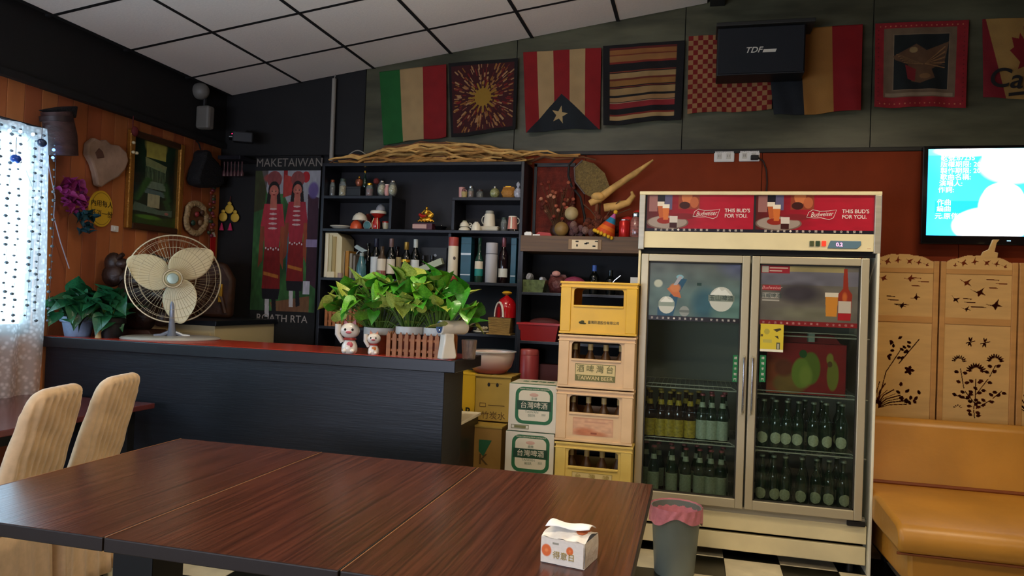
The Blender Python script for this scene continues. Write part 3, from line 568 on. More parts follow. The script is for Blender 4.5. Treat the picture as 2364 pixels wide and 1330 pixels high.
def bottle(px, Y, z, h, r, glass, neck, label, labels=(), cat='bottle', name='wine_bottle', sh=.66, group='bottles on the bottle shelf', py=640):
    p, k = on(px, py, Y, z); t = thing(name, label, cat, p, group=group)
    B().lathe([(r*.9, 0), (r, .006), (r, h*sh*.92), (r*.86, h*sh), (r*.42, h*(sh+.1)), (r*.38, h*.93), (r*.44, h*.935), (r*.44, h)], 20).build('glass_body', glass, t)
    if neck: B().lathe([(r*.42, h*(sh+.14)), (r*.47, h*(sh+.15)), (r*.47, h*1.004), (r*.3, h*1.008)], 16).build('neck_foil', neck, t)
    for z0, z1, m in labels:
        B().grid(lambda u, v: (r*1.015*sin((u-.5)*2.6), -r*1.015*cos((u-.5)*2.6), h*(z0+(z1-z0)*v)), 12, 1).build('label', m, t)
    return t
SF = M('silver foil', '#a9aba6', .35, metal=.6); PFo = M('pinkish foil', '#7a615c', .4, metal=.3)
bottle(848, 5.05, 'c', .27, .034, GB, None, 'black bottle behind the spray bottle')
bottle(866, 5.0, 'c', .3, .038, GB, M('dark blue foil', '#1b2033', .4), 'dark bottle with a torn white paper label', [(.1, .55, LBW)])
bottle(880, 4.94, 'c', .24, .036, M('pale brown glass', '#4a3a2c', .15), None, 'short bottle with a large white label and red stamp', [(.12, .62, LBL), (.13, .26, RG)])
bottle(901, 4.98, 'c', .3, .037, GB, PFo, 'dark bottle with a pinkish neck and a cream label', [(.14, .5, LBL)])
bottle(915, 5.07, 'c', .25, .036, M('dark wine glass', '#1c0f12', .1), None, 'wide dark bottle with a yellowish square label', [(.35, .68, M('yellowish label', '#cdbd8a', .6))])
bottle(936, 4.96, 'c', .275, .037, GB, M('golden foil', '#9a7a35', .35, metal=.6), 'wine bottle with a gold neck and olive label', [(.02, .34, M('olive gold label', '#7d6a35', .5)), (.47, .54, GOLD)])
bottle(957, 5.0, 'c', .3, .036, GB, M('white foil', '#c3c8c0', .4), 'dark wine bottle with a white neck and pale label', [(.1, .5, LBW)])
ornament('gift_box', 'open black gift box holding two stubby black bottles', 'box', 1000, 650, 5.08, 'c', [('box_body', M('black card'), lambda b, k: b.box(-.1, .1, -.01, .06, 0, .25)), ('emblem', M('grey emblem', '#8b909a', .4), lambda b, k: b.ell((.012, -.011, .19), (.012, .002, .012), 12, 6))])
for i, px in enumerate((976, 996)):
    bottle(px, 5.02, 'c', .185, .03, M('shiny black'), M('black cap', '#17171a', .3), ['left', 'right'][i]+' one of two stubby black bottles in front of the black box', (), sh=.7, group='stubby black bottles')
p, k = on(993, 632, 4.95, 'c'); t = thing('long_carton', 'pale green long carton leaning at an angle on the bottle shelf', 'box', (p.x-.0, 4.93, ZS['c']+.115), rot=(0, -.4, 0))
B().box(-.1, .1, -.02, .03, -.035, .012).build('carton_body', M('pale green card', '#a5ab92', .5), t, smooth=0, bev=.002); B().box(-.101, -.095, -.019, .029, -.033, .01).build('end_flap', CRD, t, smooth=0)
def canister(px, Y, z, h, r, parts, label, group='tubes and gift boxes at the right end of the bottle shelf'):
    p, k = on(px, 650, Y, z); t = thing('gift_tube', label, 'tube', p, group=group)
    for nm, a, b_, m in parts: B().lathe([(r*.98, h*a), (r, h*a+.002), (r, h*b_-.002), (r*.98, h*b_)], 24).build(nm, m, t)
    return t
WR = M('white red tube red', '#a3332e', .4)
t = canister(1044, 4.93, 'c', .315, .036, (('base', 0, .12, WR), ('tube_body', .12, .8, M('ivory tube', '#d9cdb4', .45)), ('cap', .8, 1, M('salmon red cap', '#a8443c', .4))), 'ivory gift tube with red cap and base on the bottle shelf')
B().ell((.018, -.031, .165), (.012, .004, .012), 12, 6).build('emblem', M('brown emblem', '#4a3a30', .5), t)
for px, lab, wd in ((1073, 'teal gift box with a silver name strip', .078), (1183, 'narrow teal gift box at the right end of the bottle shelf', .04)):
    p, k = on(px, 652, 4.94, 'c'); t = thing('gift_box', lab, 'box', p, group='tubes and gift boxes at the right end of the bottle shelf')
    B().box(-wd/2, wd/2, 0, .08, 0, .32).build('box_body', M('teal card', '#0f4a5c', .35, noise=(9, .15)), t, smooth=0, bev=.003)
    B().box(-wd/2-.001, wd/2+.001, -.001, .081, .27, .272).build('lid_seam', INK, t, smooth=0)
    B().box(-wd/2+.002, wd/2-.002, -.002, 0, .048, .055).build('silver_line', SF, t, smooth=0)
    if wd > .05: B().box(-wd/2+.002, wd/2-.002, -.002, 0, .192, .206).build('name_strip', SF, t, smooth=0)
bottle(1105, 4.95, 'c', .315, .031, GG, None, 'green bottle with a cream and turquoise label', [(.3, .47, LBL), (.14, .3, M('turquoise label', '#1d8078', .5))], sh=.55)
canister(1133, 4.93, 'c', .28, .042, (('tube_body', 0, .71, M('grey white tube', '#a8a6aa', .45)), ('seam', .71, .73, M('dark seam', '#55555a', .5)), ('cap', .73, 1, M('grey white tube'))), 'plain greyish white gift tube on the bottle shelf')
bottle(1161, 4.97, 'c', .32, .034, M('dark wine glass'), M('mauve foil', '#7d4a50', .3, metal=.3), 'tall dark bottle with a mauve neck and white label', [(.13, .32, LBW)])
# lowest visible shelf
t = ornament('brick_oven_toy', 'red glossy bell shaped oven ornament with a yellow knob', 'ornament', 1167, 775, 4.93, 1.285, [])
RR = M('glossy red', '#b3121c', .15, coat=.6)
B().lathe([(.07, 0), (.07, .06), (.066, .095), (.05, .125), (.02, .145), (.012, .155)], 24).build('oven_body', RR, t)
AT = Matrix.Rotation(-.65, 4, 'Z')
b = B(); b.T = AT; b.tube([(.046*cos(PI*i/12), -.064+.03*(i in (0, 12))*0, .004+.1*sin(PI*i/12)) for i in range(13)], .008, 8).build('arch', M('white trim', '#d8cfc0', .4), t)
b = B(); b.T = AT; b.prism([(.042*cos(PI*i/12), .004+.095*sin(PI*i/12)) for i in range(13)], -.068, -.04).build('opening', M('dark red inside', '#6d0a14', .4), t, smooth=0)
B().ell((0, 0, .172), (.036, .036, .014), 18, 8).lathe([(.01, .15), (.01, .168)], 10).build('knob', M('yellow glaze', '#dcab2c', .2, coat=.5), t)
ornament('wicker_stand', 'square woven wicker stand under the red oven ornament', 'stand', 1157, 775, 4.93, 'd', [('wicker_body', M('wicker', '#9c7a42', .8, noise=((20, 20, 200), .35), bump=((40, 40, 300), 1)), lambda b, k: b.taper((.072, .06), (.082, .07), .008, .118)), ('base_mat', M('wicker'), lambda b, k: b.box(-.09, .085, -.075, .075, 0, .01))])
t = ornament('shell_dish', 'small white dish of shells beside the wicker stand', 'dish', 1112, 765, 4.95, 'd', [('dish_body', WG, lambda b, k: b.lathe([(.04, 0), (.062, .014), (.06, .018), (.03, .006)], 20)), ('shells', SHELL, lambda b, k: [b.ell((.035*cos(i*2.4)*(.4+.06*i % .6), .03*sin(i*2.4), .022+.008*(i % 3)), .012, 7, 5) for i in range(14)])])
ornament('amber_vase', 'round amber glass vase behind the right end of the plants', 'vase', 1076, 765, 5.0, 'd', [('vase_body', M('amber glass', '#3c2014', .08, coat=.6), lambda b, k: b.lathe([(.03, 0), (.05, .02), (.062, .07), (.045, .12), (.025, .14), (.03, .15)], 20)), ('rim', GOLD, lambda b, k: b.lathe([(.031, .148), (.033, .151), (.03, .154)], 18, cap=False))])
# rack contents
GLG = M('green glass bowl', '#6d7a52', .15, coat=.5, noise=(40, .3), alpha=.8)
ornament('glass_bowl', 'square green glass bowl with clear trinkets on the upper rack shelf', 'bowl', 1232, 668, 4.95, 'e', [('bowl_body', GLG, lambda b, k: b.taper((.075, .06), (.095, .07), 0, .085)), ('trinkets', M('cut crystal'), lambda b, k: [b.ell((.06*cos(i*2.1), .04*sin(i*1.3), .09+.012*(i % 3)), .02, 8, 6) for i in range(9)])])
ornament('wrapped_sweets', 'brown and pink wrapped bundle next to the green glass bowl', 'bag', 1287, 672, 4.98, 'e', [('bag_body', M('brown pink wrap', '#5f3230', .4, noise=(30, .4), bump=(50, 1)), lambda b, k: bagshape(b, .07, .05, .13)), ('tie', PKW, lambda b, k: b.ell((-.01, -.02, .135), (.03, .015, .02), 8, 6))])
ornament('pink_pouch', 'bright pink pouch lying behind the yellow crate', 'bag', 1325, 668, 4.98, 'e', [('pouch_body', M('pink cloth', '#8d3350', .6, bump=(30, .6)), lambda b, k: b.ell((0, 0, .06), (.085, .05, .06), 16, 10)), ('zip', M('red cloth', '#a3202c', .6), lambda b, k: b.box(-.06, .03, -.055, -.045, .03, .04))])
bottle(1372, 5.0, 'e', .2, .035, GB, M('blue foil', '#3a5aa8', .3), 'dark bottle with a blue cap behind the yellow crate', (), group=None)
bottle(1410, 5.0, 'e', .17, .035, GB, None, 'short dark bottle behind the yellow crate', (), group=None)
ornament('steel_ladle', 'shiny steel ladle leaning behind the yellow crate', 'ladle', 1418, 672, 4.95, 'e', [('handle', STEEL, lambda b, k: b.tube([(-.03, 0, .06), (.0, 0, .1), (.04, 0, .135)], .005, 6)), ('bowl', STEEL, lambda b, k: b.ell((-.04, 0, .05), (.03, .02, .02), 12, 8))])
ornament('white_carton', 'white carton squeezed beside the fridge on the rack shelf', 'box', 1466, 640, 4.92, 'e', [('carton_body', WHITEP, lambda b, k: b.box(-.03, .03, 0, .06, 0, .12)), ('flap', WHITEP, lambda b, k: b.box(-.03, .03, -.002, .03, .12, .124))])
ornament('red_tub', 'red plastic tub on the middle rack shelf', 'tub', 1246, 786, 4.93, 'f', [('tub_body', M('red plastic', '#8f1414', .35), lambda b, k: b.taper((.12, .06), (.14, .075), 0, .11)), ('rim', M('red plastic rim', '#a51a18', .35), lambda b, k: b.box(-.15, .15, -.08, .08, .11, .125)), ('covering', M('dark red cloth', '#4d1a18', .7, bump=(20, .6)), lambda b, k: b.ell((.03, 0, .125), (.11, .06, .035), 16, 8))])
ornament('red_canister', 'tall rose red plastic canister on the lower rack shelf', 'canister', 1220, 880, 4.92, 'g', [('canister_body', M('rose red plastic', '#99393a', .35), lambda b, k: b.lathe([(.066, 0), (.07, .005), (.068, .2), (.064, .205)], 24)), ('lid', M('rose red lid', '#a84a46', .35), lambda b, k: b.lathe([(.067, .205), (.067, .235), (.06, .245), (.01, .25)], 24))])
ornament('dark_crate', 'dark red box in the shadow of the lower rack shelf', 'box', 1275, 885, 5.0, 'g', [('box_body', M('dark red card', '#4a1a18', .6), lambda b, k: b.box(-.09, .12, -.03, .05, 0, .14)), ('edge_rope', M('brown rope', '#7a5535', .8), lambda b, k: b.box(-.05, .12, -.05, -.035, 0, .03))])
# ------------------------------------------------------------------ fridge
FY = 4.3; FO = Vector((-.33, FY, 0)); FW = 1.285; FD = .68
t = fr = thing('display_fridge', 'tall two door glass drinks fridge with red adverts on its header', 'fridge', FO)
def L(px, py, dy=0): p = atY(px, py, FY+dy)-FO; return p.x, p.z
LIN = M('fridge liner', '#7d8076', .5)
B().box(0, .014, -.005, FD, .05, 1.73).build('side_panel', CREAM, t, smooth=0, bev=.003); B().box(FW-.014, FW, -.03, FD, .0, 1.735).build('side_panel', M('white side panel', '#e6e0c6', .4), t, smooth=0, bev=.003)
B().box(.014, FW-.014, FD-.03, FD, .05, 1.73).build('back_panel', LIN, t, smooth=0)
B().box(.014, FW-.014, .03, FD-.03, .05, .29).build('floor_panel', LIN, t, smooth=0)
B().box(0, FW, .0, FD, 1.745, 2.06).build('header_box', M('dark header', '#1c1a18', .5), t, smooth=0)
B().box(.0, FW, -.012, .0, 1.745, 1.84).build('control_panel', CREAM, t, smooth=0, bev=.003)
B().box(-.004, FW+.004, -.02, .3, 2.052, 2.072).build('top_trim', CREAM, t, smooth=0, bev=.003)
for x in (-.003, FW-.03): B().box(x, x+.033, -.022, .02, 1.735, 2.052).build('corner_cap', ALU, t, smooth=0, bev=.003)
B().box(.01, FW-.01, .01, .03, 1.715, 1.745).build('seal_gap', M('dark gap', '#0a0a09', .8), t, smooth=0)
B().box(.02, FW-.03, .0, .03, .19, .30).build('sill_strip', ALU, t, smooth=0)
B().box(.0, FW-.02, -.004, .02, .165, .262).build('kick_panel', CREAM, t, smooth=0, bev=.004)
B().box(.0, FW-.02, .004, .028, .05, .148).build('kick_panel', CREAM, t, smooth=0, bev=.004)
B().box(.01, FW-.03, .03, .05, .05, .2).build('kick_backing', M('dark gap'), t, smooth=0)
for x in (.05, FW-.09):
    for y in (.05, FD-.09): B().lathe([(.02, 0), (.016, .05)], 10, c=(x, y, 0)).build('foot', TL, t)
B().box(FW-.12, FW-.03, -.02, 0, .262, .288).build('hinge', M('black rubber'), t, smooth=0, bev=.003)
WTX = M('white print', '#e6ddd0', .6)
def ad(shift):
    c = Canvas(440, 166, '#a8122a'); c.put(np.clip(1-c.u*1.9, 0, 1), '#4d1412').noise(14, .1).rect(0, 1, 0, .085, '#171322')
    c.rect(.02, .1, .55, .98, '#93625c').rect(.1, .2, .6, 1, '#16121e').rect(.17, .24, .6, 1, '#5b5470').rect(.3, .5, .62, 1, '#8a3b25').ell(.38, .95, .05, .2, '#c27042').ell(.45, .8, .04, .15, '#b25f3a').ell(.36, .72, .05, .1, '#3a1412')
    c.ell(.2, .25, .2, .19, '#6f5a4c').ell(.2, .26, .185, .17, '#9b8a7c').ell(.17, .3, .07, .09, '#8e2417').ell(.35, .42, .14, .1, '#7a1c22', soft=.5)
    c.poly([(.1, .74), (.165, .74), (.155, .38), (.12, .38)], '#b3582a').rect(.1, .165, .7, .82, '#dccdb4').poly([(.15, .66), (.215, .66), (.205, .32), (.16, .32)], '#c86a2e').rect(.15, .215, .64, .75, '#e5d8c0')
    c.rect(.22, .29, .1, .27, '#3c1412').rect(.22, .295, .25, .42, '#ccc0b2')
    return c
for i, (a, b_) in enumerate(((1492, 1741), (1743, 2019))):
    x0, z0 = L(a, 543); x1, z1 = L(b_, 448); z0, z1 = 1.842, 2.052
    pn = ad(i).build('advert_panel', x1-x0, z1-z0, vcol('advert print', .3, coat=.3, emis=.06), t, (x0, -.004, z0)); w_ = x1-x0
    # bow tie emblem and lettering
    bw = [(.44, .42), (.455, .55), (.49, .62), (.55, .58), (.62, .59), (.69, .62), (.665, .41), (.63, .36), (.56, .41), (.5, .40)]
    pts = [(u*w_, -.001, v*.21) for u, v in bw]
    B().tube(pts, .0016, 5, closed=True).build('bow_tie_outline', WTX, pn)
    text('Budweiser', .036, WTX, pn, (.565*w_, -.0012, .105), rot=(PI/2, -.06, 0), shear=.35, sx=.75)
    text("THIS BUD'S", .029, WTX, pn, (.735*w_, -.0012, .122), align='LEFT', bold=.0012, sx=.95); text('FOR YOU.', .029, WTX, pn, (.735*w_, -.0012, .092), align='LEFT', bold=.0012, sx=.95)
    s = '禁止酒駕◆酒後不開車'
    for k, ch in enumerate(s): text(ch, .015, WTX, pn, ((.09+.054*k)*w_, -.001, .009), bold=.0004)
    for k, ch in enumerate('安全有保障'): text(ch, .015, WTX, pn, ((.68+.054*k)*w_, -.001, .009), bold=.0004)
for px, hx in ((1873, '#4c5230'), (1887, '#31472c')):
    x, z = L(px, 563); B().box(x-.011, x+.011, -.019, -.011, z-.015, z+.015).build('switch', M('switch '+hx, hx, .4), t, smooth=0, bev=.002)
x, z = L(1901, 563); B().box(x-.011, x+.011, -.019, -.011, z-.015, z+.015).build('switch', M('lit red switch', '#c83020', .4, emis=('#e23a22', .9)), t, smooth=0, bev=.002, label='lit red rocker switch')
x, z = L(1950, 566); ds = B().prism([(x-.09, z-.02), (x+.06, z-.02), (x+.08, z+.0), (x+.078, z+.022), (x-.075, z+.022), (x-.082, z+.005)], -.018, -.011).build('display', M('blue grey display', '#5d7c8c', .4), t, smooth=0, bev=.002)
text('0.2', .028, M('lit pink digits', '#ff9ac0', .5, emis=('#ff8fc8', 2.5)), ds, (x-.03, -.0185, z), bold=.001)
text('----', .014, M('orange print', '#b8643a', .6), t, (L(2005, 574)[0], -.0125, L(2005, 574)[1]))
# doors
GL = thin('fridge door glass', '#eef4ee', .06, .015, .004)
zb, zt = .295, 1.708
doors = []
for i, (x0, x1) in enumerate(((.02, .622), (.632, FW-.05))):
    d = B(); fwd = .042
    d.box(x0, x0+fwd, -.03, .0, zb, zt).box(x1-fwd, x1, -.03, 0, zb, zt).box(x0+fwd, x1-fwd, -.03, 0, zb, zb+fwd+.01).box(x0+fwd, x1-fwd, -.03, 0, zt-fwd, zt)
    do = d.build('door', M('door frame champagne metal', '#bfb497', .35, metal=.35), t, smooth=0, bev=.004, label=['left glass door', 'right glass door'][i]); doors.append(do)
    g = B(); e = .007; a, b_, c_, d_ = x0+fwd, x1-fwd, zb+fwd+.01, zt-fwd
    g.box(a, a+e, -.02, -.004, c_, d_).box(b_-e, b_, -.02, -.004, c_, d_).box(a, b_, -.02, -.004, c_, c_+e).box(a, b_, -.02, -.004, d_-e, d_)
    g.build('gasket', M('dark gasket', '#2c2a24', .6), do, smooth=0)
    B().box(a+.001, b_-.001, -.013, -.009, c_, d_).build('glass', GL, do, smooth=0)
    hx = x1-.018 if i == 0 else x0+.018
    _, z0 = L(1730, 955); _, z1 = L(1730, 822)
    B().tube([(hx, -.03, z1), (hx, -.055, z1-.01), (hx, -.06, z1-.04), (hx, -.06, z0+.04), (hx, -.055, z0+.01), (hx, -.03, z0)], .006, 8).build('handle', STEEL, do)
A0, A1 = .02+.042+.008, .622-.042-.008; Bx0, Bx1 = .632+.042+.008, FW-.05-.042-.008
zt_ = zt-.042-.008; zb_ = L(1600, 742)[1]
c = Canvas(300, 194, '#59716c'); c.put(np.clip(c.v*1.5-.7, 0, 1), '#5b5a54').ell(.62, .3, .18, .35, '#2f5660', soft=.8).ell(.95, .1, .3, .4, '#587a70', soft=.8).ell(1, 1, .3, .3, '#545a74', soft=1).noise(9, .22)
c.poly([(.2, .36), (.26, .5), (.36, .74), (.42, .72), (.33, .46), (.31, .3), (.27, .05), (.1, .05), (.1, .22)], '#1f4f66').poly([(.2, .55), (.28, .64), (.34, .5), (.36, .4), (.28, .42)], '#c0682e').ell(.29, .57, .07, .09, '#c87a3e', soft=.6).ell(.34, .76, .04, .04, '#7fb0b8').poly([(.27, .62), (.33, .78), (.37, .76), (.31, .62)], '#a5a3a4')
c.ell(.2, .27, .09, .15, '#c9cdbf').rect(.11, .29, .25, .33, '#8b9a8a').poly([(.13, .32), (.19, .42), (.22, .37), (.26, .36), (.27, .32)], '#e3e6da').ell(.1, .64, .055, .075, '#b9bda6', soft=.5)
c.ell(.4, .17, .055, .09, '#8f958c').rect(.345, .455, .15, .19, '#6a716a').ell(.8, .4, .13, .21, '#c5c8ba').rect(.66, .94, .36, .47, '#7d8878').poly([(.68, .47), (.77, .6), (.8, .54), (.84, .57), (.9, .47)], '#dfe2d6').rect(.53, .58, .62, .67, '#1c3a30')
c.rect(0, 1, 0, .085, '#1f1a1e')
pn = c.build('advert_film', A1-A0, zt_-zb_, vcol('film print', .35, clear=.93), doors[0], (A0, -.0148, zb_)); w_ = A1-A0
text('玉山啤酒', .034, M('dark film print', '#3c4a40', .6), pn, (.8*w_, -.0012, (.415)*(zt_-zb_)), bold=.001)
for k, ch in enumerate('禁止酒駕◆酒後不開車'): text(ch, .014, WTX, pn, ((.04+.062*k)*w_, -.001, .012))
for k, ch in enumerate('安全有保障'): text(ch, .014, WTX, pn, ((.7+.062*k)*w_, -.001, .012))
c = Canvas(300, 194, '#605c52'); c.rect(.0, 1, .68, .92, '#63626a').rect(.28, .86, .9, 1, '#8d8258').ell(.4, .55, .3, .2, '#393438', soft=.8).ell(.5, .2, .5, .15, '#6b6a56', soft=1).noise(10, .16)
c.rect(.0, .3, .87, 1, '#8f1f2a').rect(.01, .08, .88, .99, '#a39f90').rect(.09, .22, .9, .92, '#c7b6a6').rect(.09, .28, .95, .97, '#c0a090').rect(.02, .21, .58, .67, '#95242a').rect(.02, .2, .45, .54, '#a5a194').rect(.02, .2, .4, .43, '#a5a194')
c.poly([(.68, .18), (.79, .18), (.8, .55), (.67, .55)], '#c4812c').rect(.668, .802, .5, .57, '#cfc6ae').poly([(.8, .12), (.93, .12), (.94, .55), (.9, .64), (.885, .97), (.85, .97), (.845, .64), (.8, .55)], '#8a2c1a').ell(.865, .5, .03, .1, '#b8602a', soft=.8).rect(.805, .93, .24, .44, '#bcb2a0').rect(.805, .93, .13, .23, '#a11c22')
c.rect(0, 1, 0, .085, '#7a1a1c')
pn = c.build('advert_film', Bx1-Bx0, zt_-zb_, MC['film print'], doors[1], (Bx0, -.0148, zb_)); w_ = Bx1-Bx0
text('Budweiser', .025, M('pink print', '#d99a94', .6), pn, (.115*w_, -.0012, .625*(zt_-zb_)), shear=.35)
text('百威啤酒', .028, M('dark film print'), pn, (.11*w_, -.0012, .49*(zt_-zb_)))
for k, ch in enumerate('禁止酒駕◆酒後不開車'): text(ch, .014, M('pale pink print', '#c98f86', .6), pn, ((.04+.062*k)*w_, -.001, .012))
for k, ch in enumerate('安全有保障'): text(ch, .014, MC['pale pink print'], pn, ((.7+.062*k)*w_, -.001, .012))
# stickers
c = Canvas(120, 134, '#cdb62c'); c.rect(0, 1, 0, .09, '#e5dfc8').rect(.12, .5, .32, .44, '#b3a648').poly([(.55, .8), (.85, .86), (.9, .8), (.7, .72)], '#3b3410').poly([(.62, .56), (.8, .46), (.76, .58)], '#2f2a10').ell(.28, .72, .12, .1, '#a89a38').rect(.7, .86, .1, .34, '#4a4a34').rect(.74, .82, .12, .3, '#a9a58a').rect(.02, .12, .54, .62, '#5b4a18')
x0, z0 = L(1753, 810); x1, z1 = L(1808, 749)
nt_ = c.build('notice', x1-x0, z1-z0, PRINT, doors[1], (x0, -.034, z0), label='yellow notice taped on the right door')

for (a, b_, dr, s) in ((1690, 1704, 0, '請隨手關門'), (1752, 1768, 1, '請隨手關門')):
    x0, z0 = L(a, 881); x1, z1 = L(b_, 820)
    st = B().box(x0, x1, -.0165, -.0145, z0, z1).build('sticker', M('green sticker', '#12703a', .5), doors[dr], smooth=0, label='narrow green sticker with white characters')
    for k, ch in enumerate(s): text(ch, .016, WTX, doors[dr], ((x0+x1)/2, -.017, z1-.017-(z1-z0-.03)*k/4), bold=.0005)
# wire shelves
def wire_shelf(x0, x1, z):
    b = B(); b.tube([(x0, .06, z), (x1, .06, z)], .004, 6).tube([(x0, .62, z), (x1, .62, z)], .003, 5).tube([(x0, .05, z+.0), (x0+.05, .05, z+.022), (x1-.08, .05, z+.022), (x1-.04, .05, z), (x1, .05, z)], .003, 6)
    for k in range(22): x = x0+.01+(x1-x0-.02)*k/21; b.tube([(x, .06, z), (x, .62, z)], .0018, 4)
    b.build('wire_shelf', M('white coated wire', '#b9bba8', .4), fr)
zs = [L(1600, y, .06)[1] for y in (898, 1024)]; zr = [L(1850, y, .06)[1] for y in (777, 915, 1048)]
for z in zs: wire_shelf(.03, .625, z)
wire_shelf(.03, .625, .292); wire_shelf(.632, FW-.02, .292)
for z in zr: wire_shelf(.632, FW-.02, z)
B().box(.62, .636, .03, FD-.03, .29, 1.73).build('centre_post', LIN, t, smooth=0)

# beer bottles in the fridge
AMB = M('amber beer glass', '#2a1608', .08, coat=.6); BGR = M('green beer glass', '#16301c', .08, coat=.6); OVL = M('oval cream label', '#b8bf9c', .5, noise=(90, .2)); YLB = M('yellow label', '#b09a2c', .5, noise=(70, .3)); WLB = M('pale green label', '#a9b8a0', .5, noise=(90, .15)); RCP = M('pink cap', '#a5565a', .4, metal=.4); GCP = M('pale cap', '#9aa48e', .4, metal=.4)
def make_beer(kind):
    t = thing('beer_bottle', 'x x x x', 'bottle')
    B().lathe([(.031, 0), (.0335, .005), (.0335, .15), (.028, .18), (.014, .215), (.0125, .262), (.0145, .266), (.0145, .272)], 16).build('glass_body', {'y': AMB, 'g': BGR, 'o': BGR}[kind], t)
    B().lathe([(.0155, .27), (.0155, .28), (.012, .283)], 12).build('cap', {'y': M('yellow cap', '#9a8434', .4), 'g': RCP, 'o': GCP}[kind], t)
    if kind == 'o': B().grid(lambda u, v: ((.0345*sin((u-.5)*1.9*max(.05, (1-(2*v-1)**2)**.5))), -.0345*cos((u-.5)*1.9*max(.05, (1-(2*v-1)**2)**.5)), .035+.066*v), 10, 10).build('label', OVL, t)
    else:
        B().grid(lambda u, v: (.0345*sin((u-.5)*3), -.0345*cos((u-.5)*3), .02+(.1 if kind == 'y' else .11)*v), 12, 1).build('label', YLB if kind == 'y' else WLB, t)
        B().lathe([(.0195, .2), (.0145, .232)], 12, cap=False).build('neck_label', YLB if kind == 'y' else WLB, t)
    return t
BP = {k: make_beer(k) for k in 'ygo'}; used = set()
ORD = ['first', 'second', 'third', 'fourth', 'fifth', 'sixth', 'seventh', 'eighth', 'ninth', 'tenth']
def row(kinds, xs_, y, z, where, grp):
    for i, (kd, x) in enumerate(zip(kinds, xs_)):
        o = BP[kd] if kd not in used else copy_tree(BP[kd]); used.add(kd)
        o.location = (FO.x+x, FY+y, z+.004); o.rotation_euler = (0, 0, random.uniform(-.35, .35))
        desc = {'y': 'brown beer bottle, yellow label', 'g': 'green beer bottle, square label', 'o': 'beer bottle, oval cream label'}[kd]
        o['label'] = '%s, %s from left %s' % (desc, ORD[i], where); o['group'] = grp
def X(px, py): return L(px, py, .12)[0]
row('yyyyyggg', [X(p, 960) for p in (1500, 1526, 1546, 1566, 1593, 1621, 1643, 1668)], .12, zs[0]-(zs[0]-zs[1]), 'in upper left compartment', 'bottles in the upper left of the fridge')
row('ooooooo', [X(p, 1000) for p in (1762, 1790, 1816, 1842, 1877, 1906, 1943)], .12, zr[2], 'in upper right compartment', 'bottles in the upper right of the fridge')
row('gggggg', [X(p, 1100) for p in (1508, 1550, 1582, 1614, 1640, 1664)], .12, .296, 'in bottom left compartment', 'bottles in the bottom left of the fridge')
row('ooooooo', [X(p, 1120) for p in (1758, 1785, 1812, 1850, 1884, 1913, 1946)], .12, .296, 'in bottom right compartment', 'bottles in the bottom right of the fridge')
row('yyyyygg', [.07+.075*k for k in range(7)], .24, zs[1], 'in back row, upper left', 'bottles in the upper left of the fridge')
row('oooooo', [.7+.09*k for k in range(6)], .24, zr[2], 'in back row, upper right', 'bottles in the upper right of the fridge')
row('ggggggg', [.07+.075*k for k in range(7)], .24, .296, 'in back row, bottom left', 'bottles in the bottom left of the fridge')
row('oooooo', [.7+.09*k for k in range(6)], .24, .296, 'in back row, bottom right', 'bottles in the bottom right of the fridge')
# red fruit gift box in the fridge
x0, z0 = L(1768, 905, .1); x1, z1 = L(1955, 800, .1)
t = thing('fruit_box', 'red fruit carton printed with green guavas on the top right fridge shelf', 'box', (FO.x+x0, FY+.1, zr[1]+.005)); w_ = x1-x0; h_ = z1-zr[1]
B().box(0, w_, .002, .3, 0, h_).build('carton_body', M('red carton', '#8e1512', .5), t, smooth=0)
B().prism([(0.02, h_), (w_-.02, h_), (w_-.06, h_+.05), (.08, h_+.045)], .05, .26).build('lid_flap', M('red carton'), t, smooth=0)
c = Canvas(200, 130, '#9a1414'); c.ell(.1, .3, .3, .5, '#a84a1c', soft=.7).ell(.3, .2, .24, .25, '#8f6a2a', soft=.4).ell(.22, .5, .14, .2, '#7d3512', soft=.6).noise(10, .1)
c.ell(.56, .52, .13, .34, '#6f8420', soft=.25).ell(.44, .42, .13, .32, '#829a2e', soft=.3).ell(.5, .36, .1, .25, '#97a83c', soft=.7).ell(.46, .8, .05, .08, '#1f5a1c').ell(.84, .4, .08, .32, '#8a8a28', soft=.3).ell(.8, .72, .05, .13, '#9a9434', soft=.5).ell(.8, .62, .03, .06, '#6a4a18')
c.build('printed_front', w_-.005, h_-.005, PRINT, t, (.0025, .0, .0025))
B().box(w_*.52, w_*.6, .0, .06, h_+.01, h_+.06).build('paper_slip', M('pale paper slip', '#9fb0a0', .7), t, smooth=0)

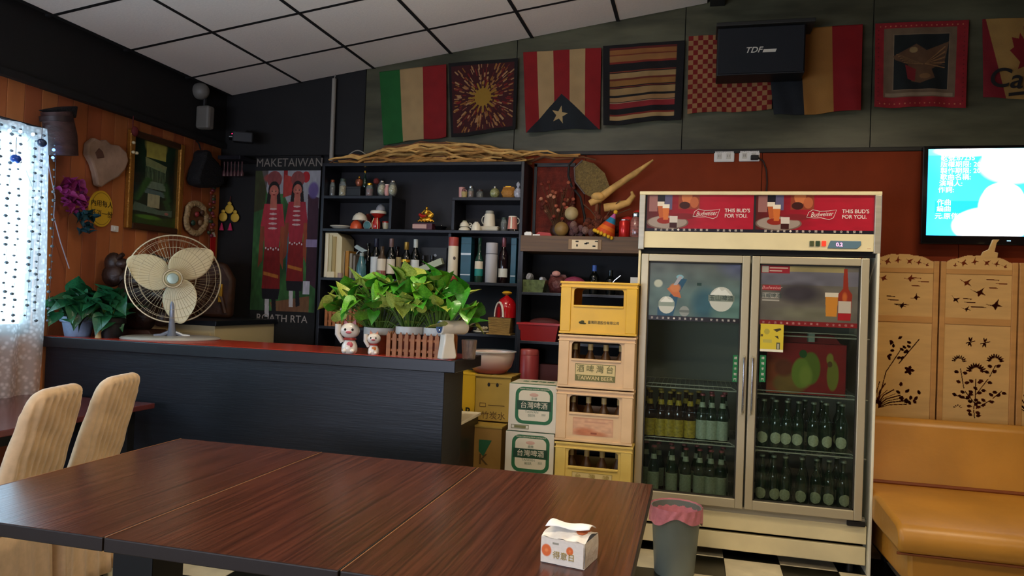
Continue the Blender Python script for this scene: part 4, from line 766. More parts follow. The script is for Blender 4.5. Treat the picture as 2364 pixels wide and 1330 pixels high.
# ------------------------------------------------------------------ crates and cartons
def crate(z, m, label, X0=-.757, Y0=4.15, w_=.435, d_=.32, h_=.3, jog=0):
    t = thing('bottle_crate', label, 'crate', (X0+jog, Y0, z), group='stack of beer crates left of the fridge')
    b = B(); th = .016; oz0, oz1 = .165, .262; ox0, ox1 = .075, w_-.075
    for y0 in (0, d_-th):
        b.box(0, w_, y0, y0+th, .0, oz0).box(0, ox0, y0, y0+th, oz0, oz1).box(ox1, w_, y0, y0+th, oz0, oz1).box(0, w_, y0, y0+th, oz1, h_-.012)
        for x in (ox0, ox1):    # rounded opening corners
            s_ = 1 if x == ox0 else -1
            b.prism([(x, oz1)]+[(x+s_*.022*(1-cos(a)), oz1-.022*(1-sin(a))) for a in [PI/2*i/5 for i in range(6)]], y0+.0005, y0+th-.0005)
    for x0 in (0, w_-th): b.box(x0, x0+th, th, d_-th, 0, h_-.012)
    b.box(th, w_-th, th, d_-th, 0, .012)
    b.build('crate_body', m, t, smooth=0, bev=.002)
    B().box(-.006, w_+.006, -.006, d_+.006, h_-.012, h_).build('rim', m, t, smooth=0, bev=.002); B().box(-.005, w_+.005, -.008, .001, h_-.034, h_-.028).build('upper_lip', m, t, smooth=0, bev=.001); B().box(-.004, w_+.004, -.008, .001, .0, .012).build('lower_lip', m, t, smooth=0, bev=.001)
    for x0 in (0, w_-.06): B().box(x0, x0+.06, -.007, 0, .012, h_-.034).build('corner_rib', m, t, smooth=0, bev=.003)
    B().box(ox0, ox1, -.005, 0, oz0-.012, oz0).build('sill', m, t, smooth=0, bev=.002)
    return t
YC = M('yellow plastic', '#dcab1a', .4, noise=(7, .07)); PC = M('peach plastic', '#d8b486', .45, noise=(8, .06)); PC2 = M('pale yellow plastic', '#d6b860', .45, noise=(8, .08))
OLV = M('olive print', '#6d6a3a', .6); t5 = crate(0, PC2, 'pale crate at the very bottom of the crate stack', jog=-.002)
t4 = crate(.308, PC2, 'pale yellow beer crate, second from the floor', jog=.004); t3 = crate(.616, PC, 'peach beer crate with a worn pinkish label, middle of the stack')
t2 = crate(.924, PC, 'peach beer crate with an olive framed label, second from the top', jog=.002); t1 = crate(1.232, YC, 'bright yellow bottle crate on top of the stack', jog=.004)
b = B(); b.ell((.125, -.002, .065), (.017, .002, .008), 14, 6).ell((.13, -.0025, .072), (.01, .002, .006), 12, 6).ell((.14, -.002, .06), (.012, .002, .004), 12, 6); b.build('emblem', M('dark olive print', '#3d3a12', .6), t1)
text('臺灣菸酒股份有限公司', .02, MC['dark olive print'], t1, (.25, -.001, .067), sx=.9, bold=.0008)
def frame_(t, x0, x1, z0, z1, m, w_=.003):
    b = B(); b.box(x0, x1, -.0015, 0, z0, z0+w_).box(x0, x1, -.0015, 0, z1-w_, z1).box(x0, x0+w_, -.0015, 0, z0, z1).box(x1-w_, x1, -.0015, 0, z0, z1); return b.build('label_frame', m, t, smooth=0)
PAL = M('pale label', '#d3bd84', .6)
B().box(.1, .33, -.0008, 0, .04, .138).build('label_panel', PAL, t2, smooth=0); frame_(t2, .1, .33, .04, .138, OLV); B().box(.1, .33, -.0014, 0, .04, .075).build('label_band', OLV, t2, smooth=0)
for k, ch in enumerate('酒啤灣台'): text(ch, .046, OLV, t2, (.13+.056*k, -.002, .108), bold=.001)
text('TAIWAN BEER', .03, PAL, t2, (.215, -.002, .057), bold=.001, sx=1.05)
c = Canvas(60, 30, '#cf9f7a'); c.ell(.3, .2, .35, .3, '#b9704a', soft=.8).ell(.6, .1, .3, .2, '#c07a52', soft=.8).noise(12, .12).rect(0, 1, .93, 1, '#c08a68').rect(0, .02, 0, 1, '#b87c58').rect(.98, 1, 0, 1, '#c08a68').rect(.45, .6, .1, .2, '#8f4a30').rect(.3, .8, .75, .8, '#c48f70')
c.build('worn_label', .23, .1, PRINT, t3, (.1, -.0012, .038))
B().box(.1, .33, -.0008, 0, .03, .135).build('label_panel', PAL, t4, smooth=0); frame_(t4, .1, .33, .03, .135, M('pale olive print', '#a58f48', .6))
for k, ch in enumerate('台灣啤'): text(ch, .04, M('pale olive print'), t4, (.135+.08*k, -.002, .108))
text('TAIWAN BEER', .026, MC['pale olive print'], t4, (.215, -.002, .055))
ecb = None
for zc, nm in ((.924, 'second crate from the top'), (.616, 'middle crate'), (.308, 'crate second from the floor')):
    for k in range(4):
        if ecb is None:
            o = ecb = thing('crate_bottle', 'x', 'bottle'); B().lathe([(.034, 0), (.036, .005), (.036, .13), (.028, .16), (.0135, .19), (.0125, .22), (.015, .225), (.015, .232)], 14).build('glass_body', M('dusty brown bottle', '#5a3a1a', .3, coat=.2), o); B().lathe([(.0155, .2), (.0155, .235)], 12).build('neck_foil', M('pale foil', '#b9a36a', .5), o)
        else: o = copy_tree(ecb)
        o.location = (-.757+.085+.09*k, 4.15+.08, zc+.0125); o['label'] = 'dusty bottle in the %s, %s from the left' % (nm, ORD[k]); o['group'] = 'bottles standing in the beer crates'
# white and green beer cartons
CW = M('white beer carton', '#cfc7b4', .6, noise=(6, .04)); DG = M('dark green print', '#123a22', .6)
def carton(loc, label, h_=.275, w_=.29, jog=0):
    t = thing('beer_carton', label, 'box', loc, group='white and green beer cartons stacked left of the crates')
    B().box(0, w_, 0, .26, 0, h_).build('carton_body', CW, t, smooth=0, bev=.003)
    B().box(.0, w_, .015, .24, h_, h_+.001).build('top_flap', CW, t, smooth=0); B().box(.003, w_-.003, -.0, .022, h_+.0008, h_+.0018).build('green_edge', M('green print', '#24603a', .6), t, smooth=0)
    text('台灣啤酒', .05, MC['green print'], t, (w_/2, .14, h_+.002), rot=(0, 0, 0), bold=.001)
    def rr(r, cx_, cz_, hw, hh): return [(cx_+sx*(hw-r)+r*cos(a), cz_+sz*(hh-r)+r*sin(a)) for sx, sz, a0 in ((1, 1, 0), (-1, 1, PI/2), (-1, -1, PI), (1, -1, 1.5*PI)) for a in [a0+PI/2*i/6 for i in range(7)]]
    B().prism(rr(.045, .152, .152, .112, .107), -.001, 0).build('green_badge', M('green print'), t, smooth=0)
    B().prism(rr(.03, .152, .152, .092, .088), -.0014, 0).build('badge_field', M('cream print', '#cdc4ac', .6), t, smooth=0)
    B().box(.05, .254, -.0018, 0, .125, .18).build('badge_band', DG, t, smooth=0)
    text('台灣啤酒', .041, M('cream print'), t, (.152, -.0022, .152), bold=.0016)
    text('TAIWAN\nBEER', .02, M('grey green print', '#7a8470', .6), t, (.14, -.0018, .105)); text('330', .017, MC['grey green print'], t, (.21, -.0018, .102))
    text('金牌', .018, MC['grey green print'], t, (.152, -.0018, .192)); B().ell((.15, -.001, .215), (.03, .001, .012), 14, 6).build('seal', M('faded red print', '#c09a88', .7), t)
    text('TAIWAN TOBACCO & LIQUOR CORPORATION', .011, M('cream print'), t, (.152, -.0018, .248), sx=.75)
    frame_(t, .02, .125, .014, .038, M('olive print')); B().box(.038, .108, -.0012, 0, .019, .033).build('printed_block', OLV, t, smooth=0)
    return t
tag(B().box(-1.06, -.775, 4.16, 4.42, 0, .368).build('under_carton', CW, smooth=0, bev=.003), 'plain pale carton at the bottom under the beer cartons', 'box')
carton((-1.052, 4.15, .369), 'lower white and green beer carton, just above the table edge'); carton((-1.041, 4.15, .648), 'upper white and green beer carton beside the crates')
# cardboard boxes
KB = M('brown cardboard', '#a98a3c', .75, noise=(8, .08)); KB2 = M('tan cardboard', '#9a7434', .75, noise=(8, .08)); BRP = M('brown print', '#5d431a', .7)
t = thing('cardboard_box', 'upper brown cardboard box carrying the enamel basin', 'box', (-1.31, 4.36, .655))
B().box(0, .225, 0, .24, 0, .28).build('box_body', KB, t, smooth=0, bev=.003); B().box(-.006, .232, -.008, .24, .272, .283).build('lid_flap', KB, t, smooth=0, bev=.002)
B().box(.1, .125, -.001, .2, .28, .284).build('tape', M('packing tape', '#b59a55', .3), t, smooth=0)
b = B().box(.08, .17, -.0012, 0, .232, .234); b.build('printed_line', BRP, t, smooth=0)
for x in (.085, .14): B().ell((x, -.001, .225), (.009, .0015, .013), 10, 6).build('drop_mark', INK, t)
frame_(t, .03, .07, .085, .11, BRP); text('竹炭水', .052, BRP, t, (.12, -.0015, .032), bold=.001); B().box(.085, .19, -.0012, 0, .096, .1).build('printed_line', BRP, t, smooth=0)
t = thing('cardboard_box', 'lower tan cardboard box with a dark letter K, under the upper brown box', 'box', (-1.3, 4.24, 0))
B().box(0, .2, 0, .35, 0, .64).build('box_body', KB2, t, smooth=0, bev=.003); B().box(-.003, .203, -.004, .35, .633, .645).build('lid_flap', KB, t, smooth=0, bev=.002)
B().prism([(.06, .56), (.14, .56), (.09, .46), (.06, .49)], -.001, 0).build('green_mark', M('green print'), t, smooth=0); text('K', .09, BRP, t, (.09, -.0015, .44), bold=.001); text('-- --', .03, BRP, t, (.1, -.0015, .36))
t = thing('yellow_box', 'bright yellow carton behind the right end of the counter', 'box', (-1.46, 4.37, .4)); B().box(0, .145, 0, .2, 0, .54).build('box_body', M('bright yellow card', '#cfa51e', .6), t, smooth=0, bev=.003); text('BAR', .07, INK, t, (.06, -.001, .3), bold=.002)
B().box(0, .145, -.002, .2, .53, .542).build('lid_flap', MC['bright yellow card'], t, smooth=0, bev=.002)
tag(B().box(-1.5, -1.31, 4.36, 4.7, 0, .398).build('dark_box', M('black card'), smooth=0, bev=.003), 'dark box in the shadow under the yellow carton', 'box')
p, k = on(1130, 860, 4.47, .94)
t = thing('enamel_basin', 'white and pink enamel basin on the upper cardboard box', 'basin', (p.x+.0, 4.49, .94))
b = B(); b.lathe([(.09, 0), (.1, .004), (.135, .045), (.15, .1), (.152, .135), (.146, .135), (.13, .05), (.09, .012)], 32)
o = b.build('basin_body', M('pink enamel', '#c27a7a', .25, coat=.4), t)
nt = o.data.materials[0].node_tree; tc = nt.nodes.new('ShaderNodeTexCoord'); sx_ = nt.nodes.new('ShaderNodeSeparateXYZ'); rp = nt.nodes.new('ShaderNodeValToRGB')
rp.color_ramp.elements[0].position = .02; rp.color_ramp.elements[0].color = (*lin('#a85458'), 1); rp.color_ramp.elements[1].position = .11; rp.color_ramp.elements[1].color = (*lin('#ddc9c0'), 1)
nt.links.new(tc.outputs['Object'], sx_.inputs[0]); nt.links.new(sx_.outputs[2], rp.inputs[0]); nt.links.new(rp.outputs[0], nt.nodes['Principled BSDF'].inputs['Base Color'])
B().lathe([(.15, .133), (.163, .137), (.163, .141), (.148, .141)], 32, cap=False).build('rim', M('white enamel', '#d9d6d2', .25, coat=.4), t)

# ------------------------------------------------------------------ waste bin
t = thing('waste_bin', 'grey plastic waste bin lined with a pink bag, in front of the fridge', 'bin', (-.062, 3.985, 0))
B().lathe([(.1, 0), (.104, .006), (.128, .34), (.132, .35), (.126, .35), (.1, .012), (.0, .012)], 36, cap=False).build('bin_body', M('grey green plastic', '#77807a', .45, noise=(5, .06)), t)
def bagf(u, v):
    a = 2*PI*u; dip = .022*(1+sin(2*a+1.2))+.012*sin(5*a); r = .1345+.003*sin(17*a+v*5)+.004*v
    if v < .3: return ((.124-.02*(1-v/.3))*cos(a), (.124-.02*(1-v/.3))*sin(a), .2+.155*v/.3)
    q = (v-.3)/.7; return (r*cos(a), r*sin(a), .357-(.05+dip)*q)
B().grid(bagf, 90, 10).build('bin_liner', M('pink plastic film', '#d07f8c', .35, noise=(20, .12), alpha=.93, bump=(30, .5)), t)

# ------------------------------------------------------------------ tissue pack
a_ = atZ(1248, 1296, .751); t = thing('tissue_pack', 'white tissue pack with orange flowers on the right hand table', 'tissues', (a_.x, a_.y, .7512), rz=-.2)
TP = M('white tissue film', '#e9e2d6', .4, bump=(40, .4)); w_, d_, h_ = .118, .1, .072
b = B(); b.grid(lambda u, v: (w_*u, .0015*sin(u*9)-.002*sin(PI*v), h_*.9*v), 10, 5).grid(lambda u, v: (w_+.002*sin(PI*v), d_*u, h_*.9*v), 8, 5).grid(lambda u, v: (w_*(1-u), d_, h_*.9*v), 8, 5).grid(lambda u, v: (0, d_*(1-u), h_*.9*v), 8, 5)
b.grid(lambda u, v: (w_*u, d_*v, h_*.9+.018*sin(PI*v)*(.6+.4*sin(PI*u))+.002*sin(u*17+v*9)), 12, 10).box(0, w_, 0, d_, 0, .001); b.build('pack_body', TP, t, smooth=60)
c = Canvas(236, 132, '#e4dccd')
for (u, v, r) in ((.13, .5, .13), (.68, .62, .09)):
    c.ell(u, v, r, r*2.1, '#dd6a2c', soft=.35); c.ell(u, v, r*.4, r*.8, '#e9874a', soft=.9)
c.rect(.27, .42, .78, .86, '#9a9684').noise(20, .04)
pn = c.build('printed_front', w_-.004, h_*.86, PRINT, t, (.002, -.0042, .002)); text('得意日', .02, M('gold print', '#a58c3a', .5), pn, (.062, -.001, .022), bold=.001)
B().ell((.09, .055, h_*.9+.012), (.022, .03, .006), 12, 6).build('printed_flower', M('orange print'), t)
def ts(u, v):
    x = .008+.108*u; y = .004+.085*v*(1-.35*u)+.03*u; return (x, y, h_*.9+.017+.014*sin(PI*min(1, .2+v*.8))*(1-.3*u)+.003*sin(7*u+3*v))
B().grid(ts, 14, 10).build('tissue_sheet', M('white tissue', '#fdfdfb', .8), t, solid=.0008)

# ------------------------------------------------------------------ sofa
SO = M('tan leather', '#b37c2c', .38, noise=(3, .12), bump=(25, .12)); SO2 = M('dark tan piping', '#7a3d14', .5)
t = thing('sofa', 'tan leather sofa right of the fridge below the pierced screen', 'sofa', (.985, 3.76, 0)); SW = 2.05
B().prism([(.78, .40), (.80, .44), (.9, .8), (.96, .815), (1.02, .78), (1.0, .1), (.86, .1)], .0, SW, 'yz').build('backrest', SO, t, smooth=60, bev=.03)
def seat(u, v):
    x = -.0+SW*u; yy = .86*v; zz = .43+.025*sin(PI*min(1, .15+v*.9))-.05*max(0, 1-v/.12)**2; return (x, yy, zz)
s_ = B().prism([(0, .3), (-.02, .36), (.0, .41), (.05, .435), (.4, .455), (.84, .45), (.84, .3)], -.03, SW, 'yz'); s_.build('seat_cushion', SO, t, smooth=60, bev=.022)
B().tube([(-.03, .02, .295), (SW*.5, .0, .295), (SW, .0, .295)], .007, 8).build('piping', SO2, t)
B().tube([(0, .79, .458), (SW, .79, .458)], .012, 8).build('piping', SO2, t)
B().prism([(.06, .28), (.04, .16), (.1, .13), (.9, .1), (.9, .3), (.06, .3)], .03, SW, 'yz').build('base', SO, t, smooth=60, bev=.018)
for x in (.12, SW-.12):
    for y in (.16, .84): B().lathe([(.025, 0), (.03, .14)], 12, c=(x, y, 0)).build('leg', TL, t)

# ------------------------------------------------------------------ pierced folding screen
SCW = M('pale screen wood', '#c9a162', .55, noise=((4, 4, 22), .08)); SCF = M('screen frame wood', '#bb8a4c', .5, noise=((4, 4, 22), .1))
def bird(c, u, v, s, r, asp):
    def q(a, b_): return (u+s*(a*cos(r)-b_*sin(r)), v+s*(a*sin(r)+b_*cos(r))/asp)
    c.poly([q(-1, .45), q(-.2, .1), q(.1, .25), q(.7, .7), (q(.45, .1)), q(.9, -.35), q(.35, -.2), q(0, -.6), q(-.1, -.1)], '#000000')
def leafh(c, u, v, L_, r, asp, w=.32): c.poly([(u+L_*(a*cos(r)-b_*sin(r)), v+L_*(a*sin(r)+b_*cos(r))/asp) for a, b_ in ((0, 0), (.3, w), (.7, w*.9), (1, 0), (.7, -w*.9), (.3, -w))], '#000000')
def panel(kind, W_, H_, nx, arch=False):
    ny = int(nx*H_/W_); c = Canvas(nx, ny, '#ffffff'); asp = H_/W_; k = '#000000'; r2 = np.random.RandomState(kind)
    if arch:
        for u, v, s, r in ((.25, .42, .09, .1), (.42, .5, .08, .5), (.6, .5, .08, -.4), (.75, .4, .07, .2), (.88, .25, .05, 0), (.13, .25, .05, .3)): bird(c, u, v, s, r, asp)
        return c, (c.c[..., 0] < .5) | (c.v > .42+.55*np.sin(PI*c.u)**.7+.03*np.sin(c.u*25))
    if H_ < .4:
        bs = ((.3, .8, .11, -.2), (.5, .58, .13, .0), (.74, .3, .14, .25), (.15, .42, .09, -.5), (.32, .2, .08, .1)) if kind % 2 else ((.72, .42, .09, .5), (.5, .22, .09, .2), (.2, .85, .1, 0), (.62, .85, .1, .3), (.1, .4, .07, 0))
        for u, v, s, r in bs: bird(c, u, v, s, r, asp)
        for (u0, u1, v) in ((.28, .4, .44), (.3, .46, .36), (.4, .62, .26), (.62, .8, .88), (.76, .92, .8), (.66, .78, .7)): c.line([(u0, v), (u1, v-.01)], .008, k, asp=asp)
        return c, c.c[..., 0] < .5
    if kind % 2:
        st = [[(.5, .0), (.48, .1), (.5, .2), (.5, .45)], [(.5, .16), (.33, .3), (.26, .55)], [(.5, .1), (.75, .22), (.9, .32)], [(.5, .25), (.7, .45), (.8, .6)], [(.4, .2), (.2, .24)]]
        for s_ in st:
            for a, b_ in zip(s_, s_[1:]): c.line([(a[0]*.92+b_[0]*.08, a[1]*.92+b_[1]*.08), (a[0]*.1+b_[0]*.9, a[1]*.1+b_[1]*.9)], .008, k, asp=asp)
            for a, b_ in zip(s_, s_[1:]):
                for q in (.3, .75): leafh(c, a[0]*(1-q)+b_[0]*q+.02, a[1]*(1-q)+b_[1]*q, .085, r2.rand()*1.2-.3, asp); leafh(c, a[0]*(1-q)+b_[0]*q-.03, a[1]*(1-q)+b_[1]*q, .085, PI-r2.rand()*.8, asp)
        for cu, cv, n, R_ in ((.24, .6, 9, .13), (.5, .5, 11, .17), (.78, .62, 10, .15), (.24, .1, 5, .08)):
            for i in range(n): a = PI*(i+.5)/n; leafh(c, cu+R_*.35*cos(a), cv+R_*.35*sin(a)/asp, R_*.6, a, asp, .16)
        for cu, cv in ((.4, .82), (.62, .82)):
            c.line([(cu-.06, cv-.015), (cu+.07, cv+.01)], .008, k, asp=asp)
            for a in (1.2, 1.8, 4.3, 4.9): leafh(c, cu, cv, .09, a, asp, .15)
    else:
        for i in range(15):
            a = .25+.17*i*.9; L_ = .35+.3*r2.rand(); c.line([(.12+.02*i*.3+.08*cos(a), .03+.07*sin(a)), (.14+L_*.45*cos(a), .05+L_*.3*sin(a)), (.14+L_*cos(a)*1.0, .05+L_*.45*sin(a))], .007+.004*(i % 2), k, asp=asp)
        c.line([(.2, .15), (.3, .45), (.52, .7)], .008, k, asp=asp).line([(.5, .55), (.8, .82)], .009, k, asp=asp)
        for i in range(16): leafh(c, .3+.4*r2.rand(), .62+.2*r2.rand(), .08, r2.rand()*6, asp, .3)
        for i in range(12): leafh(c, .5+.35*r2.rand(), .1+.2*r2.rand(), .09, r2.rand()*2+.5, asp, .3)
        for a in (0, 1.3, 2.5, 3.8, 5): leafh(c, .66, .48, .09, a, asp, .3)
    return c, c.c[..., 0] < .5
sf = thing('folding_screen', 'pale wooden folding screen pierced with birds and flowers behind the sofa', 'screen', (1.022, 4.95, 0))
for k in range(4):
    x0 = .423*k; pw = .415
    for x in (x0, x0+pw-.03): B().box(x, x+.03, -.012, .012, .0, 1.745).build('post', SCF, sf, smooth=0, bev=.003)
    for z0, z1 in ((.12, .16), (1.365, 1.405), (1.67, 1.7)): B().box(x0+.03, x0+pw-.03, -.009, .009, z0, z1).build('rail', SCF, sf, smooth=0, bev=.002)
    c, m = panel(k, .355, .075, 110, True); c.build('arched_top', .355, .085, SCW, sf, (x0+.03, 0, 1.7), mask=m[:-1, :-1], solid=.006, smooth=False)
    c, m = panel(k, .355, .265, 110); c.build('bird_panel', .355, .265, SCW, sf, (x0+.03, 0, 1.405), mask=m[:-1, :-1], solid=.006, smooth=False)
    c, m = panel(k, .355, .56, 120); c.build('flower_panel', .355, .56, SCW, sf, (x0+.03, 0, .80), mask=m[:-1, :-1], solid=.006, smooth=False)
    B().box(x0+.03, x0+pw-.03, -.003, .003, .16, .8).build('lower_panel', SCW, sf, smooth=0)
    B().box(x0+.03, x0+pw-.03, -.003, .003, 1.36, 1.37).build('slip', SCW, sf, smooth=0)
x_ = atY(2283, 600, 4.96)
b = B().prism([(-.05, 0), (.045, 0), (.05, .04), (.03, .045), (.04, .1), (.055, .12), (.02, .12), (.0, .06), (-.03, .045)], -.01, .01)
tag(b.build('carved_finial', SCW, None, (x_.x, 4.97, 1.765), smooth=0, bev=.003), 'small pale carved ornament standing on top of the right screen panel', 'ornament')
# ------------------------------------------------------------------ desk fan on the counter
ZT = 1.0905
t = thing('desk_fan', 'large cream bladed desk fan with a wire cage standing on the bar counter', 'fan', (-3.12, 3.84, ZT), rz=.62)
FM = M('fan grey paint', '#7f8490', .35, metal=.3); FB = M('cream fan blade', '#cbbf98', .45); FC = M('cage wire', '#b5a582', .3, metal=.8)
B().lathe([(.28, 0), (.285, .006), (.275, .014), (.25, .018)], 44, sq=.78).build('base', M('fan base', '#b9b3a6', .35, metal=.3), t)
B().tube([(.0, .06, .012), (.0, .03, .06), (.0, .0, .11), (.0, .0, .2), (0, .02, .28), (0, .06, .33)], [.035, .022, .017, .017, .02, .024], 12).build('stem', FM, t)
B().tube([(-.1, .05, .015), (-.06, .04, .02), (0, .04, .05)], .012, 8).tube([(.1, .05, .015), (.06, .04, .02), (0, .04, .05)], .012, 8).build('stand_foot', FM, t)
hz = .372; b = B(); b.lathe([(.02, .02), (.07, .04), (.085, .08), (.085, .17), (.06, .21), (.01, .22)], 24, c=(0, 0, hz), axis='y'); b.build('motor', M('motor grey', '#4b4d50', .4), t)
RC = .268
for a0, nm in ((3.05, 0), (1.0, 1), (-1.08, 2)):
    def bl(u, v):
        r = .045+.2*u; wd = .185*(sin(PI*min(1, .12+u*.8))**.6)
        a = a0+((v-.5)*wd*1.35)/(r+.02)-.3*u
        rr = r+.035*sin(PI*v)*u
        return (rr*cos(a), -.02-.05*(v-.5), hz+rr*sin(a))
    B().grid(bl, 14, 14).build('blade', FB, t, solid=.002)
B().lathe([(.001, -.052), (.03, -.05), (.045, -.04), (.048, .0)], 24, c=(0, 0, hz), axis='y').build('blade_hub', M('cream hub', '#c5b78d', .4), t)
def ring(r, y, wr, b): b.tube([(r*cos(2*PI*i/48), y, hz+r*sin(2*PI*i/48)) for i in range(48)], wr, 6, closed=True)
cg = B()
for r, y in ((.06, -.098), (.13, -.094), (.19, -.08), (.24, -.055)): ring(r, y, .0012, cg)
for i in range(64):
    a = 2*PI*i/64; pr = [(.05, -.098), (.13, -.094), (.19, -.08), (.245, -.05), (RC, 0)]
    cg.tube([(r*cos(a+.25*(r-.05)), y, hz+r*sin(a+.25*(r-.05))) for r, y in pr], .0008, 4)
cg.build('front_cage', FC, t)['kind'] = 'stuff'
cg = B()
for r, y in ((.12, .09), (.2, .08), (.24, .055)): ring(r, y, .0012, cg)
for i in range(36):
    a = 2*PI*i/36; cg.tube([(r*cos(a), y, hz+r*sin(a)) for r, y in ((.08, .09), (.19, .08), (.245, .05), (RC, 0))], .0008, 4)
cg.build('rear_cage', FC, t)['kind'] = 'stuff'
rb = B(); ring(RC, 0, .0055, rb); rb.build('cage_rim', FC, t)
b = B(); b.lathe([(.001, -.108), (.03, -.107), (.034, -.1), (.034, -.094)], 28, c=(0, 0, hz), axis='y'); b.build('badge', M('silver green badge', '#9fb0a2', .25, metal=.5), t)
rb = B(); ring(.052, -.098, .006, rb); rb.build('badge_ring', FC, t)

# ------------------------------------------------------------------ pothos plants
def leafmesh(nm, m, bend):
    """heart shaped leaf, one unit long, tip along +x, stalk at the origin"""
    b = B(); ed = [(-.1, .17), (-.12, .34), (.0, .46), (.18, .5), (.38, .45), (.58, .33), (.76, .19), (.9, .08), (1.02, 0)]
    mid = [0, .03, .1, .22, .38, .56, .74, .88, 1.02]; vs = []; fs = []
    def P(x, y): return (x, y, -bend*x*abs(x)*.9+.10*bend+.55*abs(y)**1.5-.25*abs(y)*max(0, x-.2)-(.04 if abs(y) < .01 else 0))
    for (ex, ey), mx in zip(ed, mid): vs += [P(ex, -ey), P(ex*.5+mx*.5, -ey*.5), P(mx, 0), P(ex*.5+mx*.5, ey*.5), P(ex, ey)]
    for i in range(8):
        for k in range(4): fs.append((i*5+k, i*5+k+1, i*5+k+6, i*5+k+5))
    b.add(vs, fs); return b.mesh(nm, m, 80)
def leafmat(nm, hx, hx2): return M(nm, hx, .28, noise=(14, .25, hx2), coat=.25, bump=((20, 60, 5), .15))
LG = [leafmesh('leaf', leafmat('mid green pothos leaf', '#2f7a1c', '#459426'), .5), leafmesh('leaf', leafmat('bright pothos leaf', '#478f24', '#6fae30'), .3), leafmesh('leaf', leafmat('yellow green pothos leaf', '#8a9f34', '#b3bf58'), .2)]
LD = [leafmesh('leaf', leafmat('deep green leaf', '#1f5a3a', '#2c7448'), .4), leafmesh('leaf', leafmat('dark green leaf', '#174a30', '#245f36'), .6)]
STG = M('green leaf stem', '#5c7a2a', .5)
def plant(t, meshes, n, cx_, cy_, z0, rx, ry, h_, size, seed, lean=0, droop=.3, xmin=-9):
    """leaf stalks rise from the pot rim (local coordinates) and carry one leaf each"""
    r = random.Random(seed); sb = B()
    for i in range(n):
        a = r.uniform(0, 2*PI); q = r.random()**.6; top = h_*(1-.55*q*q)*r.uniform(.55, 1.05)
        if r.random() < .1: top = h_*r.uniform(.0, .3); q = 1
        ex, ey, ez = max(xmin, cx_+lean+rx*q*cos(a)), cy_+ry*q*sin(a), z0+top
        bx, by = cx_+(ex-cx_)*.2, cy_+(ey-cy_)*.2
        sb.tube([(bx, by, z0-.02), (bx*.5+ex*.5, by*.5+ey*.5, z0+top*.65+.01), (ex, ey, ez)], .0022, 5)
        az = math.atan2(ey-cy_, ex-cx_)+r.uniform(-.7, .7); s = size*r.uniform(.75, 1.35)
        if r.random() < .55: az = -PI/2+r.uniform(-1.0, 1.0)
        if ex < xmin+.1: az = r.uniform(-1.2, .3)
        o = put('leaf', meshes[min(len(meshes)-1, int(r.random()**1.3*len(meshes)))], t, (ex, ey, ez), (r.uniform(-.6, .6), (r.uniform(-1.5, -.7) if r.random() < .5 else r.uniform(-.6, .6))+droop*q, az)); o.scale = (s, s, s)
    sb.build('stems', STG, t)['kind'] = 'stuff'
TERR = M('painted terracotta', '#8f3f26', .5, noise=(20, .2)); WPOT = M('white dripped pot', '#c9c6bd', .4); SOIL = M('soil', '#1e140c', .9)
def pot(t, c, r0, r1, h_, m, rimm=None):
    B().lathe([(r0, 0), (r1, h_), (r1*.9, h_), (r1*.86, h_*.85), (.001, h_*.85)], 22, c=c, cap=False).build('pot', m, t)
    B().lathe([(r1*1.0, h_*.72), (r1*1.05, h_*.74), (r1*1.05, h_), (r1*.93, h_+.002)], 22, c=c, cap=False).build('pot_rim', rimm or m, t)
    B().lathe([(r1*.86, h_*.86), (.001, h_*.87)], 18, c=c, cap=False).build('soil', SOIL, t)
FNW = M('varnished fence wood', '#9a5c2c', .5, noise=((4, 4, 30), .25))
def fence(loc, w_, d_, h_, n, label, rz=0):
    t = thing('picket_planter', label, 'planter', loc, rz)
    for k in range(n):
        x = (w_-.022)*k/(n-1)
        for y in (0, d_): B().prism([(x, 0), (x+.022, 0), (x+.022, h_*.86), (x+.011, h_), (x, h_*.86)], y-.003, y+.003).build('picket', FNW, t, smooth=0)
    m = max(2, int(n*d_/w_))
    for k in range(m):
        y = .012+(d_-.046)*k/max(1, m-1)
        for x in (0, w_): B().prism([(y, 0), (y+.022, 0), (y+.022, h_*.86), (y+.011, h_), (y, h_*.86)], x-.003, x+.003, 'yz').build('picket', FNW, t, smooth=0)
    for z in (.2*h_, .64*h_):
        for y in (.005, d_-.011): B().box(.0, w_, y, y+.006, z, z+.013).build('rail', FNW, t, smooth=0)
    B().box(.003, w_-.003, .003, d_-.003, .001, .006).build('bottom', FNW, t, smooth=0)
    return t
a_ = atZ(877, 824, ZT); b_ = atZ(1046, 829, ZT); fw_ = b_.x-a_.x-.03
fence((a_.x, 3.585, ZT), fw_, .2, .13, 10, 'brown picket fence planter at the right end of the bar counter')
for j, (fx, lab, sd, lean, n) in enumerate(((.27, 'left pothos in a white pot inside the front picket planter', 3, -.01, 46), (.76, 'right pothos in a white pot inside the front picket planter', 5, .015, 44))):
    t = thing('potted_pothos', lab, 'plant', (a_.x+fw_*fx, 3.69, ZT+.0065), group='pothos plants on the bar counter')
    pot(t, (0, 0, 0), .05, .075, .15, TERR, WPOT); plant(t, LG, n+26, 0, 0, .15, .21, .15, .29, .085, sd, lean)
t = thing('potted_pothos', 'pothos in a red painted pot behind the lucky cat', 'plant', (a_.x-.12, 3.76, ZT), group='pothos plants on the bar counter')
pot(t, (0, 0, 0), .055, .085, .14, TERR, WPOT); plant(t, LG[::-1], 84, 0, 0, .14, .27, .16, .29, .085, 11, -.04)
p, k = on(752, 752, 4.93, 'd'); t = fence((p.x, 4.91, ZS['d']), .25, .12, .14, 8, 'small brown picket planter on the low bookshelf shelf at the left')
